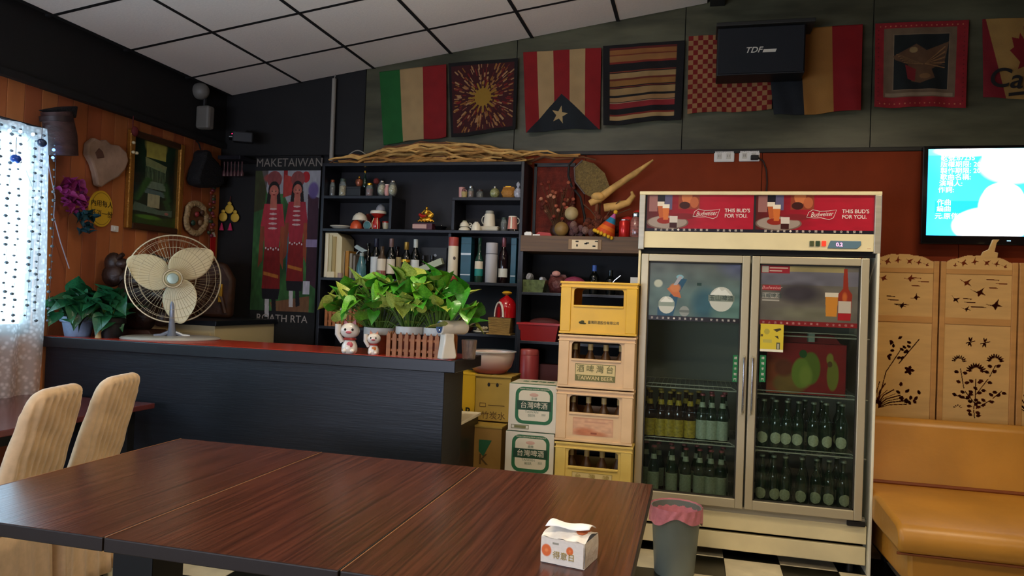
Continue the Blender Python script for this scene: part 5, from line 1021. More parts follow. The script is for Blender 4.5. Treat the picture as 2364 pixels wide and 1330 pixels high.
t = thing('potted_pothos', 'yellowish pothos in the small picket planter on the bookshelf', 'plant', (p.x+.13, 4.97, ZS['d']+.0065)); pot(t, (0, 0, 0), .035, .05, .13, WPOT); plant(t, [LG[2], LG[0]], 26, 0, 0, .13, .15, .08, .16, .07, 8, .02)
# left green plant by the curtain
t = thing('potted_plant', 'deep green leafy plant in a pale blue pot at the wall end of the counter', 'plant', (-3.66, 3.68, ZT))
pot(t, (0, 0, 0), .07, .095, .12, M('pale blue pot', '#7f93ad', .4, noise=(18, .25))); plant(t, LD, 70, 0, 0, .1, .22, .14, .17, .095, 21, .03, .35, xmin=-.1)
t = thing('potted_plant', 'deep green plant in a black pot left of the fan', 'plant', (-3.45, 3.7, ZT)); pot(t, (0, 0, 0), .07, .09, .12, M('black pot', '#101113', .4)); plant(t, LD, 48, 0, 0, .12, .13, .1, .17, .09, 22, -.02, .35)

# figurines and the white spray gun on the counter
def cat(px, py, s, label, orange=False):
    q = atZ(px, py, ZT); t = thing('lucky_cat', label, 'figurine', (q.x, max(3.6, q.y), ZT+.001), rz=.3, group='beckoning cat figurines on the counter')
    W2 = M('white glazed china', '#d9cdbf', .25, coat=.3); O2 = M('orange china', '#b9682f', .3)
    Bm = O2 if orange else W2
    b = B(); b.lathe([(.03*s, 0), (.036*s, .01*s), (.034*s, .035*s), (.022*s, .062*s), (.018*s, .075*s)], 18).build('body', W2, t)
    B().ell((-.016*s, -.022*s, .012*s), (.013*s, .018*s, .012*s), 10, 7).build('paw', W2, t); B().ell((.016*s, -.022*s, .012*s), (.013*s, .018*s, .012*s), 10, 7).build('paw', W2, t)
    hd = B().ell((0, -.004*s, .1*s), (.044*s, .034*s, .035*s), 20, 12).build('head', W2, t)
    for x in (-1, 1): B().prism([((x*.014-.013)*s, .125*s), ((x*.014+.013)*s*1.0, .125*s), ((x*.024)*s, .15*s)], -.01*s, .004*s).build('ear', M('red china', '#9a2a22', .3) if not orange else O2, t)
    for x in (-1, 1): B().ell((x*.016*s, -.036*s, .106*s), (.005*s, .003*s, .006*s), 8, 6).build('eye', INK, hd)
    B().ell((0, -.04*s, .094*s), (.013*s, .004*s, .006*s), 10, 6).build('muzzle', M('pink mouth', '#b3545a', .3), hd)
    B().tube([(-.03*s, -.006*s, .05*s), (-.052*s, -.012*s, .085*s), (-.05*s, -.014*s, .128*s)], [.012*s, .012*s, .014*s], 10).build('raised_paw', W2, t)
    b = B(); b.lathe([(.026*s, .058*s), (.03*s, .062*s), (.026*s, .07*s)], 18, cap=False).build('collar', M('red china'), t)
    B().ell((.004*s, -.026*s, .035*s), (.016*s, .008*s, .018*s), 10, 7).build('bib', M('pink mouth') if not orange else O2, t)
cat(806, 816, 1.22, 'white beckoning cat figurine with red ears near the middle of the counter')
cat(862, 819, .85, 'small orange and white beckoning cat figurine next to the larger one', True)
q = atZ(1026, 830, ZT); t = thing('spray_gun', 'white cordless spray gun with a blue front standing at the counter end', 'spray gun', (q.x+.01, 3.6, ZT+.001), rz=.85)
WS = M('white gloss plastic', '#ded6c4', .3, coat=.3)
B().prism([(-.05, 0), (.035, 0), (.04, .02), (.022, .1), (.022, .135), (-.035, .135), (-.037, .1)], -.028, .028).build('grip', WS, t, smooth=60, bev=.008)
b = B(); b.T = Matrix.Translation((0.02, 0, .165)); n = 26
sec = [(-.075, .03), (-.07, .037), (.07, .037), (.085, .03)]
b.lathe([(r, x) for x, r in sec], 22, axis='x', c=(0, 0, 0)); b.build('barrel', WS, t)
B().lathe([(.03, -.078), (.031, -.074), (.001, -.079)], 20, c=(.02, 0, .165), axis='x', cap=False).lathe([(.001, -.0795), (.03, -.078)], 20, c=(.02, 0, .165), axis='x', cap=False).build('blue_front', M('blue glass front', '#27507c', .15, coat=.6), t)
B().ell((-.058, -.004, .15), (.003, .009, .009), 10, 6).build('nozzle', STEEL, t)
t = thing('glass_tumbler', 'clear glass tumbler behind the white spray gun', 'glass', (q.x+.1, 3.68, ZT+.001)); B().lathe([(.032, 0), (.034, .004), (.042, .1), (.0395, .1), (.031, .008), (.001, .008)], 22, cap=False).build('glass_body', M('pinkish drinking glass', '#e9d4c4', .03, trans=.9, alpha=.6), t); B().lathe([(.0395, .1), (.042, .101), (.0395, .102)], 22, cap=False).build('rim', GLS, t)
# wood carvings behind the fan
BURL = M('dark burl wood', '#2c1a12', .45, noise=(14, .5), bump=(18, 1)); BRW = M('brown carved wood', '#3f2517', .5, noise=((6, 6, 16), .4), bump=(14, .8))
t = thing('driftwood_sculpture', 'dark knotty burl wood sculpture behind the left plant', 'sculpture', (-3.52, 4.0, 1.091))
r_ = random.Random(9); b = B()
b.ell((0, 0, .2), (.17, .1, .2), 16, 12)
for i in range(13): b.ell((r_.uniform(-.19, .2), r_.uniform(-.08, .06), .1+r_.random()*.4), (.05+.06*r_.random(), .05, .04+.05*r_.random()), 10, 8)
b.tube([(-.1, 0, .35), (-.2, -.02, .46), (-.1, -.03, .52)], [.05, .035, .015], 8).tube([(.05, 0, .38), (.14, -.02, .5), (.24, -.03, .49)], [.05, .035, .012], 8).build('burl', BURL, t, smooth=70)['kind'] = 'stuff'
B().prism([(-.2, 0), (.2, 0), (.16, .04), (-.16, .04)], -.08, .09).build('plinth', BRW, t, smooth=0, bev=.006)
t = thing('wood_carving', 'rounded brown wood carving right of the fan', 'sculpture', (-3.6, 4.86, 1.186), rz=.3)
B().prism([(-.1, 0), (.16, 0), (.17, .3), (.1, .42), (-.02, .44), (-.1, .36), (-.12, .18)], -.05, .05).build('carved_body', BRW, t, smooth=60, bev=.03)
B().tube([(-.06, -.055, .05), (-.02, -.06, .2), (.06, -.055, .33)], [.02, .025, .012], 8).tube([(.12, -.05, .04), (.09, -.06, .16), (.0, -.055, .22)], [.02, .018, .01], 8).build('carved_relief', BRW, t)
B().box(.07, .1, -.075, -.05, .12, .26).build('gold_strip', GOLD, t, smooth=0, bev=.004)
t = thing('small_figurine', 'tiny cream figurine on the counter under the fan', 'figurine', (atZ(318, 776, ZT).x, 3.6, ZT+.001)); B().lathe([(.018, 0), (.014, .03), (.017, .045), (.008, .055)], 12).build('body', M('cream china', '#b59a68', .5), t); B().ell((0, 0, .066), .013, 10, 7).build('head', M('cream china'), t)

# ------------------------------------------------------------------ covered chairs
CV = M('beige ribbed slipcover', '#d2b086', .85, noise=(30, .08), bump=((8, 90, 8), .15), sheen=.3)
def chair():
    t = thing('covered_chair', 'x x x x', 'chair')
    Wd, Hh = .172, 1.0; z0 = .44; nv, nu = 30, 200
    def bk(u, v):
        v = 1-(1-v)**1.9; z = z0+(Hh-z0)*v; q = max(0, (z-(Hh-.09))/.09)
        ww = (Wd+.03*(1-v)) if q <= 0 else Wd-.085+.085*(max(0, 1-q*q))**.5
        th = .036*(1 if q < .6 else max(.02, 1-((q-.6)/.4)**2)**.5); sg = 1 if u < .5 else -1; y = ww*(1-4*u if u < .5 else -3+4*u); e = (1-min(1, abs(y/ww))**6)**.5
        rib = (.0055*cos(y*2*PI/.042+.5*sin(z*9))+.0035*sin(z*31+y*24)*sin(z*17))*e*(1 if q < .6 else .3)
        return (sg*(th*e+rib)+.27*(z-z0), y+.003*sin(z*40), z)
    b = B(); b.grid(bk, nu, nv); top = [bk(i/nu, 1) for i in range(nu)]; b.add(top, [tuple(range(nu))]); b.build('backrest_cover', CV, t, smooth=70)
    b = B(); b.box(-.38, .03, -.18, .18, .4, .475); b.build('seat_cover', CV, t, smooth=60, bev=.03)
    def sk(u, v):
        a = u*4; k = int(a) % 4; f_ = a-int(a); e = .19+.02*(1-v); c4 = [(.03+.02*(1-v), -e), (.03+.02*(1-v), e), (-.38-.02*(1-v), e), (-.38-.02*(1-v), -e)]
        x = c4[k][0]*(1-f_)+c4[(k+1) % 4][0]*f_; y = c4[k][1]*(1-f_)+c4[(k+1) % 4][1]*f_; w_ = .012*(1-v)*sin(u*95)
        return (x+(w_ if k in (0, 2) else 0), y+(w_ if k in (1, 3) else 0), .03+.4*v)
    B().grid(sk, 120, 6).build('skirt', CV, t, smooth=70, solid=.003)
    for x in (-.34, .0):
        for y in (-.16, .16): B().box(x-.015, x+.015, y-.015, y+.015, 0, .4).build('leg', TL, t, smooth=0)
    return t
c1 = chair(); c1.location = (-2.71, 2.80, 0); c1.rotation_euler = (0, 0, .27); c1['label'] = 'beige ribbed covered chair nearer to the bar counter'; c1['group'] = 'covered chairs left of the dining tables'
c2 = copy_tree(c1); c2.location = (-2.61, 2.36, 0); c2['label'] = 'beige ribbed covered chair at the left, nearer to the camera'

# ------------------------------------------------------------------ things on the left wall
def lw(px, py, off=.0):      # a point on the left wall; things there are turned to face the room
    return atX(px, py, XL+off)
def rel(px, py, o, off=0): q = atX(px, py, XL+off); return (q.y-o.y, q.z-o.z)
RZ = PI/2
# bark quiver
o = lw(150, 370, .1); t = thing('bark_quiver', 'dark bark cylinder hanging at a slant on the pine wall', 'wall decoration', o, RZ)
a = rel(150, 368, o, .1); b_ = rel(130, 258, o, .1)
BK = M('dark bark', '#3a2422', .6, noise=((10, 10, 30), .4), bump=((20, 20, 60), .6))
B().tube([(a[0]-.02, 0, a[1]+.02), (.5*(a[0]+b_[0]), 0, .5*(a[1]+b_[1])), (b_[0], 0, b_[1])], [.085, .088, .082], 22).build('bark_body', BK, t)
B().tube([(b_[0]+.005, 0, b_[1]-.06), (b_[0]+.003, 0, b_[1]-.045), (b_[0], 0, b_[1]-.03)], .088, 22).build('band', M('leather band', '#2b1c1c', .5), t)
B().prism([(b_[0]-.08, b_[1]-.01), (b_[0]+.09, b_[1]-.02), (b_[0]+.1, b_[1]+.06), (b_[0]+.04, b_[1]+.04)], -.06, .06).build('top_flap', M('black fur', '#0d0b0c', .9, bump=(80, 1)), t, smooth=0, bev=.01)
# blue string lights
BL = M('blue light', '#5a8cff', .4, emis=('#3a6cff', 14)); WLm = M('white light', '#ffffff', .4, emis=('#dff0ff', 12)); PKL = M('pink light', '#ff9ab0', .4, emis=('#ff6a8c', 8))
o = lw(98, 300, .04); t = thing('string_lights', 'string of small blue and white lights hanging beside the window', 'lights', o, RZ)
pp = [(98, 300), (103, 330), (108, 352), (116, 400), (127, 455), (124, 500), (140, 560), (160, 620)]
B().tube([(rel(x, y, o, .04)[0], 0, rel(x, y, o, .04)[1]) for x, y in pp], .0035, 6).build('cable', M('white cable', '#a9a3b3', .5), t)
for x, y, m in ((124, 346, BL), (122, 364, BL)): q = rel(x, y, o, .16); B().ell((q[0], -.12, q[1]), .0085, 8, 6).build('bulb', m, t)
# heart shaped slab
o = lw(235, 372, .0); t = thing('wooden_slab', 'pale heart shaped slab of wood on the pine wall', 'wall decoration', o, RZ)
pts = [rel(x, y, o) for x, y in ((190, 330), (205, 318), (222, 326), (232, 322), (244, 334), (262, 336), (280, 352), (284, 372), (276, 392), (262, 408), (240, 420), (222, 432), (212, 428), (207, 400), (200, 378), (188, 356))]
B().prism(pts, -.05, -.005).build('slab_face', M('pale weathered wood', '#9a7d68', .7, noise=(9, .25), bump=(12, .6)), t, smooth=0, bev=.012)
pts = [rel(x, y, o, .05) for x, y in ((220, 352), (228, 342), (236, 350), (240, 364), (224, 366))]
B().prism(pts, -.056, -.045).build('knot', M('dark knot', '#5a3a2c', .8), t, smooth=0, bev=.003)
# bouquets
def bouquet(px, py, lab, hx, R_, n, sd, hang):
    o = lw(px, py, .05); t = thing('flower_bunch', lab, 'flowers', o, RZ); r = random.Random(sd); m = M('petals '+hx, hx, .6, noise=(12, .4)); 
    pm = leafmesh('petal', m, .3)
    for i in range(n):
        a = r.uniform(0, 2*PI); q = r.random()**.5; s = R_*r.uniform(.35, .6)
        x = R_*q*cos(a)*.85; z = R_*q*sin(a)*(1.0) + hang*R_*(1-q)*0
        if hang: z = -R_*1.6*r.random()+R_*.4; x = r.uniform(-1, 1)*R_*.8*(1-(-z+R_*.4)/(2.4*R_))
        e = put('petal', pm, t, (x, -.03-.08*(1-q)*r.random(), z), (r.uniform(-1, 1), r.uniform(-1.2, 1.2), r.uniform(0, 2*PI))); e.scale = (s, s, s)
    B().tube([(0, .02, R_*.6), (.01, -.0, 0), (0, -.01, -R_*.4)], .006, 6).build('stem', DKB, t)
bouquet(160, 452, 'bunch of purple and magenta artificial flowers on the pine wall', '#7d1c5a', .105, 60, 2, 0)
bouquet(186, 502, 'hanging bunch of dark teal foliage beside the yellow sign', '#15404a', .085, 40, 3, 1)
# yellow oval sign
o = lw(231, 482, .0); t = thing('oval_sign', 'yellow oval sign with dark characters on the pine wall', 'sign', o, RZ)
q1 = rel(257, 482, o); q2 = rel(231, 440, o)
for k, (s_, m, y0) in enumerate(((1, M('yellow sign', '#d6ab2c', .45), -.012), (.9, M('sign groove', '#8a6c16', .5), -.0125), (.86, M('yellow sign'), -.0135))):
    B().prism([(q1[0]*s_*cos(2*PI*i/36), q2[1]*s_*sin(2*PI*i/36)) for i in range(36)], y0, -.0 if k == 0 else -.011).build(['sign_board', 'groove', 'sign_face'][k], m, t, smooth=0)
text('內用每人', .046, INK, t, (0, -.0145, .03), bold=.001); text('低消一份', .046, INK, t, (0, -.0145, -.035), bold=.001)
o = lw(262, 528, .0); t = thing('light_switch', 'tiny white switch below the yellow sign', 'switch', o, RZ); B().box(-.025, .03, -.015, 0, -.02, .02).build('switch_plate', WHITEP, t, smooth=0, bev=.003); B().box(-.008, .012, -.019, -.014, -.01, .01).build('rocker', WHITEP, t, smooth=0, bev=.001)
# painting
o = lw(283, 526, .0); t = thing('framed_painting', 'gold framed green waterfall painting on the pine wall', 'painting', o, RZ)
w_ = rel(410, 526, o)[0]; h_ = rel(288, 285, o)[1]-.03; fwid = .045
GF = M('aged gold frame', '#a8742e', .35, metal=.6, bump=((40, 40, 90), .6))
for nm, a in (('frame', (0, fwid, 0, h_)), ('frame', (w_-fwid, w_, 0, h_)), ('frame', (fwid, w_-fwid, 0, fwid)), ('frame', (fwid, w_-fwid, h_-fwid, h_))): B().box(a[0], a[1], -.04, -.002, a[2], a[3]).build(nm, GF if a[1]-a[0] < .1 else M('dark gilt frame', '#4a3320', .4, metal=.4), t, smooth=0, bev=.008)
c = Canvas(200, 272, '#16301c'); c.noise(8, .3)
c.rect(.3, .72, .8, .98, '#a8a04c').ell(.5, .96, .26, .16, '#a09a48', soft=.5).poly([(.28, .8), (.75, .74), (.72, .66), (.3, .7)], '#8a9260', .8)
for i in range(16): c.line([(.3+.028*i, .7), (.31+.027*i, .5)], .006, '#6f8a62', .8)
c.rect(.28, .74, .44, .53, '#6a8068').poly([(.26, .44), (.76, .42), (.72, .36), (.3, .38)], '#55706a', .9).rect(.36, .62, .22, .38, '#a3a07a').poly([(.1, .26), (.62, .2), (.9, .22), (.9, .14), (.05, .16)], '#5c7560', .8)
for i in range(9): c.ell(.12+.03*i % .25, .3+.03*i, .1, .03, '#2f5a26', soft=.7); c.ell(.82-.03*(i % 3), .24+.035*i, .09, .03, '#28522a', soft=.7)
c.poly([(0, .12), (.5, .09), (1, .14), (1, 0), (0, 0)], '#27481c').ell(.4, .1, .3, .03, '#4a7a28', soft=.6).ell(.78, .17, .05, .02, '#a06a5c', soft=.5).ell(.05, .6, .22, .35, '#0f2414', soft=.6).ell(.95, .62, .2, .35, '#0d2013', soft=.6).noise(25, .12)
c.build('painting', w_-2*fwid+.01, h_-2*fwid+.01, vcol('oil paint', .3, coat=.3), t, (fwid-.005, -.012, fwid-.005))
# lantern charm hanging in front of the painting
o = lw(312, 300, .07); t = thing('hanging_charm', 'small red hanging charm with white beads in front of the painting', 'charm', o, RZ); CH = M('dark red thread', '#5c1518', .7)
B().tube([(0, .02, 2.57-o.z), (0, .02, .0)], .004, 6).build('cord', CH, t); B().ell((0, 0, -.01), (.028, .02, .035), 12, 8).build('red_knot', CH, t)
for z, x in ((-.09, -.012), (-.155, -.012), (-.155, .018)): B().ell((x, -.005, z), (.014, .012, .011), 10, 7).build('white_bead', M('pale bead', '#c9bd98', .4), t)
# black hat bag
o = lw(457, 435, .0); t = thing('woven_hat', 'black bell shaped woven hat hanging right of the painting', 'hat', o, RZ); HB = M('black weave', '#0f0e0f', .8, bump=((60, 60, 90), .8))
pts = [rel(x, y, o) for x, y in ((448, 346), (442, 352), (440, 368), (430, 390), (424, 414), (430, 428), (452, 434), (476, 433), (488, 424), (486, 396), (474, 376), (460, 362), (456, 350))]
B().prism(pts, -.13, -.01).build('hat_body', HB, t, smooth=60, bev=.03)
B().tube([(pts[0][0], -.06, pts[0][1]), (pts[0][0], -.04, pts[0][1]+.05), (pts[0][0]+.01, -.01, pts[0][1]+.07)], .006, 6).build('hanging_loop', HB, t)
# shell wreath
o = lw(445, 504, .0); t = thing('shell_wreath', 'round cream wreath with small red and green ornaments right of the painting', 'wreath', o, RZ); r_ = random.Random(2)
q1 = rel(474, 504, o)[0]; q2 = rel(445, 462, o)[1]; CRM = M('cream shells', '#a58b62', .6, noise=(40, .3), bump=(40, .8))
b = B()
for i in range(34):
    a = 2*PI*i/34+.1; b.ell((q1*.78*cos(a)+r_.uniform(-.01, .01), -.03, q2*.82*sin(a)), (.028, .02, .024), 8, 6)
b.build('shell_ring', CRM, t)['kind'] = 'stuff'
B().prism([(q1*.8*cos(2*PI*i/24), q2*.85*sin(2*PI*i/24)) for i in range(24)], -.02, -.003).build('backing', M('brown disc', '#6a4428', .7), t, smooth=0)
for x, z, hx in ((-.01, .03, '#8a2c2c'), (-.05, -.04, '#1f3a2a'), (.05, .05, '#4a3020'), (.03, -.03, '#8a6a4a')): B().ell((x, -.045, z), (.022, .015, .022), 10, 7).build('ornament', M('wreath bit '+hx, hx, .5), t)
# garland in the corner
o = lw(488, 400, .05); t = thing('corner_garland', 'string of small red and green trinkets hanging down the wall corner', 'garland', o, RZ); r_ = random.Random(6)
q = rel(488, 545, o, .05); B().tube([(0, 0, .05), (.01, 0, q[1]*.5), (0, 0, q[1])], .003, 6).build('cord', CH, t)
for i in range(24): B().ell((r_.uniform(-.025, .03), -.02, .02+(q[1]-.02)*i/23), (.015+.01*r_.random(), .014, .016), 8, 6).build('trinket', M('trinket %d' % (i % 4), ['#7a2c1c', '#5c3a1c', '#2c3a20', '#6a2430'][i % 4], .5), t)
o = lw(489, 600, .03); t = thing('red_banner', 'narrow bright red paper strip in the wall corner', 'banner', o, RZ); q = rel(487, 546, o, .03)
B().box(-.03, .03, -.006, 0, 0, q[1]).build('paper', M('bright red paper', '#b31212', .6), t, smooth=0); B().prism([(-.03, q[1]), (.03, q[1]), (0, q[1]+.05)], -.006, 0).build('white_tip', WHITEP, t, smooth=0)

# ------------------------------------------------------------------ window curtain, bead strings
LC = bpy.data.materials.new('white lace net'); LC.use_nodes = True; nt = LC.node_tree; nt.nodes.clear()
N = nt.nodes.new; out = N('ShaderNodeOutputMaterial'); tr = N('ShaderNodeBsdfTransparent'); df = N('ShaderNodeBsdfDiffuse'); tl = N('ShaderNodeBsdfTranslucent'); m1 = N('ShaderNodeMixShader'); m2 = N('ShaderNodeMixShader')
tc = N('ShaderNodeTexCoord'); vo = N('ShaderNodeTexVoronoi'); vo.inputs['Scale'].default_value = 38; rp = N('ShaderNodeValToRGB'); rp.color_ramp.elements[0].position = .1; rp.color_ramp.elements[1].position = .55
rp.color_ramp.elements[0].color = (.95, .95, .95, 1); rp.color_ramp.elements[1].color = (.5, .5, .5, 1)
nt.links.new(tc.outputs['Object'], vo.inputs['Vector']); nt.links.new(vo.outputs[0], rp.inputs[0]); nt.links.new(rp.outputs[0], m2.inputs[0])
df.inputs[0].default_value = (.82, .8, .76, 1); tl.inputs[0].default_value = (.86, .9, .92, 1); m1.inputs[0].default_value = .5
nt.links.new(df.outputs[0], m1.inputs[1]); nt.links.new(tl.outputs[0], m1.inputs[2]); nt.links.new(tr.outputs[0], m2.inputs[1]); nt.links.new(m1.outputs[0], m2.inputs[2]); nt.links.new(m2.outputs[0], out.inputs[0])
t = thing('lace_curtain', 'white lace curtain over the window at the left edge', 'curtain', (XL+.06, 1.15, .74), RZ)
B().grid(lambda u, v: (2.36*u+.01*sin(v*5), -.02+.016*sin(u*95)+.008*sin(u*41+v*3), 1.57*v-.012*abs(sin(u*37))*(1-v)), 220, 24).build('net', LC, t)
B().tube([(-.05, 0, 1.575), (2.42, 0, 1.575)], .008, 8).build('rod', M('dark rod', '#2a2a33', .4), t)
for x in (.0, 2.38): B().ell((x, 0, 1.575), .016, 10, 7).build('rod_end', M('dark rod'), t)

BD = M('grey glass bead', '#5d6a72', .15, coat=.5, noise=(50, .5)); b = B(); r_ = random.Random(12)
for i in range(20):
    yy = 2.15+1.33*i/19+r_.uniform(-.015, .015); b.tube([(0, yy, 2.27), (.005, yy+.004, 1.7), (0, yy, 1.2)], .0012, 4)
    z = 2.26
    while z > 1.18: s_ = r_.uniform(.006, .012); b.ell((r_.uniform(-.004, .004), yy+r_.uniform(-.01, .01), z), (s_, s_, s_*.8), 7, 5); z -= r_.uniform(.03, .06)
tag(b.build('bead_curtain', BD, None, (XL+.13, 0, 0)), 'strings of small grey glass beads hanging before the lace curtain', 'bead curtain', kind='stuff')
for i, (px, py, hx, s_) in enumerate(((36, 367, '#1d4fae', .03), (96, 330, '#22344f', .028))):
    o = atX(px, py, XL+.17); t = thing('glass_ball', ['cobalt blue glass ball hanging in the bead strings', 'dark blue glass ball at the top right of the curtain'][i], 'ornament', o); B().ell((0, 0, 0), (s_*.9, s_, s_*.85), 16, 10).build('ball', M('glass ball '+hx, hx, .1, coat=.6), t); B().tube([(0, 0, s_*.8), (0, 0, .12)], .002, 5).build('thread', DKB, t)
t = thing('fairy_lights', 'white and pink fairy lights among the bead strings at the window', 'lights', (XL+.18, 0, 0))
pts = [(22, 302), (47, 304), (76, 310), (48, 347), (58, 364), (34, 378), (55, 379), (84, 458), (69, 525)]
for k, (x, y) in enumerate(pts): q = atX(x, y, XL+.18); B().ell((0, q.y, q.z), .009, 8, 6).build('bulb', PKL if k == 4 else WLm, t)
e = [atX(x, y, XL+.178) for x, y in pts]; B().tube([(0-.002, q.y, q.z) for q in e], .0012, 4).build('wire', M('clear wire', '#9aa5b0', .4), t)

# ------------------------------------------------------------------ dark corner: speaker, camera, rack, pendant, poster
t = thing('wall_fan', 'small grey wall fan with a pale housing in the dark ceiling corner', 'fan', (-3.74, 4.86, 2.62))
GY = M('grey corner plastic', '#6d6a62', .5)
B().box(-.05, .07, -.04, .04, .02, .2).build('housing', GY, t, smooth=0, bev=.02); B().ell((-.02, -.03, .31), (.07, .06, .065), 16, 10).build('motor_cap', GY, t); B().tube([(0, 0, .2), (0, 0, .27)], .015, 8).build('neck', M('black rubber'), t)
q = atY(566, 318, 4.95); t = thing('security_camera', 'dark security camera with a tiny red light near the ceiling corner', 'camera', q, rz=.5)
B().box(-.09, .06, -.04, .04, -.04, .04).build('camera_body', M('dark grey plastic', '#1e2022', .5), t, smooth=0, bev=.01); B().lathe([(.028, -.115), (.03, -.09)], 16, c=(0, 0, 0), axis='x').build('lens', M('glossy black plastic'), t)
B().tube([(.0, .0, .02), (.0, .14, .08), (-.0, .29, .1)], .01, 8).build('arm', TL, t); B().ell((-.093, -.02, .015), .006, 8, 6).build('red_light', M('red led', '#ff2050', .4, emis=('#ff1848', 9)), t)
q = atY(512, 400, 5.0); t = thing('hanging_rack', 'dark rack of faint reddish glasses in the shadowed corner', 'rack', q)
B().box(0, .2, -.06, .15, .1, .13).build('rack_board', DARKW, t, smooth=0, bev=.003)
for i in range(6): B().lathe([(.006, .09), (.004, .03), (.014, 0), (.015, -.025)], 10, c=(.02+.032*i, 0, 0)).build('glass', M('dim reddish glass', '#4a2c30', .2, coat=.4), t)
q = atY(528, 515, 5.17); t = thing('gold_pendant', 'yellow paper pendant with two pink tassels on the black wall', 'pendant', q); YP = M('gold yellow felt', '#c9a438', .6)
for x, z in ((0, .115), (-.055, .05), (.055, .045)):
    B().ell((x, 0, z), (.04, .012, .038), 14, 8).build('gourd', YP, t); B().ell((x, 0, z+.045), (.018, .01, .016), 12, 7).build('gourd_top', YP, t)
for x in (-.065, .015): B().lathe([(.004, 0), (.02, -.06), (.001, -.062)], 12, c=(x, 0, -.0), cap=False).build('tassel', M('hot pink tassel', '#c0285a', .7), t)
B().tube([(0, 0, .16), (0, .01, .22)], .003, 5).build('cord', CH, t)
# poster
q0 = atY(571, 790, 5.15); q1 = atY(740, 360, 5.15); t = thing('banner_poster', 'tall black bordered poster of two women in red traditional dress', 'poster', (q0.x, 5.165, q0.z)); W_ = q1.x-q0.x+.0; H_ = q1.z-q0.z
c = Canvas(260, 572, '#10100f'); 
lo, hi = .175, .925
c.rect(.0, .985, lo, hi, '#2f5a2c'); g_ = Canvas(260, 572, '#2f5a2c'); g_.noise(10, .5).noise(30, .3); mk = (c.v > lo) & (c.v < hi) & (c.u < .985); c.c[mk] = g_.c[mk]
c.poly([(.1, hi), (1, hi), (.985, .7), (.7, .62), (.45, .8), (.2, .8)], '#8f8f93').poly([(0, hi), (.2, hi), (.16, .72), (0, .7)], '#33280f', .8).rect(.44, .5, .8, hi, '#8a1416').poly([(.45, hi-.02), (.62, hi-.04), (.62, .8), (.44, .78)], '#a0332c')
c.ell(.28, .885, .16, .03, '#8a3a34', soft=.5).ell(.78, .89, .06, .03, '#a01a20').rect(.2, .3, lo, .28, '#28442a').poly([(.5, .6), (.72, .55), (.72, .35), (.55, .3)], '#2c5a7a', .7).poly([(.3, .22), (.9, .26), (.9, lo), (.35, lo)], '#7a4a34', .8).rect(.55, .8, .45, .6, '#6a8a2c', .5)
SK = '#a85c4c'
def woman(cx_, top, sc_, dress, hair='#1a1210'):
    def E(x, z, rx, rz, h, a=1): c.ell(cx_+x*sc_, top-z*sc_, rx*sc_, rz*sc_, h, a)
    def Pn(pts, h): c.poly([(cx_+x*sc_, top-z*sc_) for x, z in pts], h)
    E(0, .03, .12, .05, '#7a3a38'); E(0, .09, .095, .05, hair); E(0, .1, .075, .038, SK); Pn([(-.1, .1), (-.13, .2), (-.06, .18), (-.05, .12)], hair); Pn([(.1, .1), (.13, .2), (.06, .18), (.05, .12)], hair)
    Pn([(-.15, .17), (.15, .17), (.2, .3), (.13, .36), (.12, .42), (-.12, .42), (-.13, .36), (-.2, .3)], dress); Pn([(-.05, .13), (.05, .13), (.06, .2), (-.06, .2)], SK)
    Pn([(-.12, .42), (.14, .42), (.16, .66), (-.14, .66)], '#7a1616'); Pn([(-.14, .66), (.16, .66), (.14, .72), (-.12, .72)], '#15121a')
    Pn([(-.2, .3), (-.13, .3), (-.15, .5), (-.22, .54)], '#7a3a22'); Pn([(.13, .3), (.2, .3), (.2, .55), (.14, .5)], '#8a4024')
    for k in range(5): E(0, .2+.028*k, .06+.004*k, .006, '#c9b7b0', .7)
    for k in range(6): E(-.1+.042*k, .425+.008*(k % 2), .012, .006, '#d0c2c0')
    Pn([(-.12, .56), (.13, .58), (.13, .6), (-.12, .58)], '#b06a28'); Pn([(-.08, .72), (-.01, .72), (0, .82), (-.07, .82)], '#b9b7b8'); Pn([(.03, .72), (.1, .72), (.12, .81), (.05, .82)], '#17151a'); E(0, .102, .05, .012, '#c07a68', .5); E(-.03, .098, .01, .004, '#221512'); E(.03, .098, .01, .004, '#221512'); E(0, .118, .02, .004, '#7a1a20')
woman(.3, .905, .93, '#a02a34'); woman(.66, .905, .86, '#942430'); c.poly([(.82, .8), (.985, .78), (.985, .3), (.84, .34)], '#3a1f2c').rect(.82, .985, .52, .56, '#8a7a9a').ell(.9, .82, .09, .05, '#5a4a7a', soft=.5).rect(.8, .9, .27, .34, '#b9b7c0').noise(40, .15)
for a_p in (('rect', .0, .985, .94, .99),): c.rect(.0, .985, .945, .995, '#121110')
c.build('poster_print', W_, H_, vcol('matt print', .75), t, (0, 0, 0)); PT = M('grey poster lettering', '#a39a90', .6)
text('ROATH RTA', .082, PT, t, (.29, -.003, .2)); text('MAKETAIWAN', .095, M('dull poster lettering', '#7d756a', .7), t, (.3, -.002, H_-.05), sx=.95)
B().tube([(0, 0, H_), (W_, 0, H_)], .008, 8).build('top_rod', TL, t); B().tube([(0, 0, 0), (W_, 0, 0)], .008, 8).build('bottom_rod', TL, t)

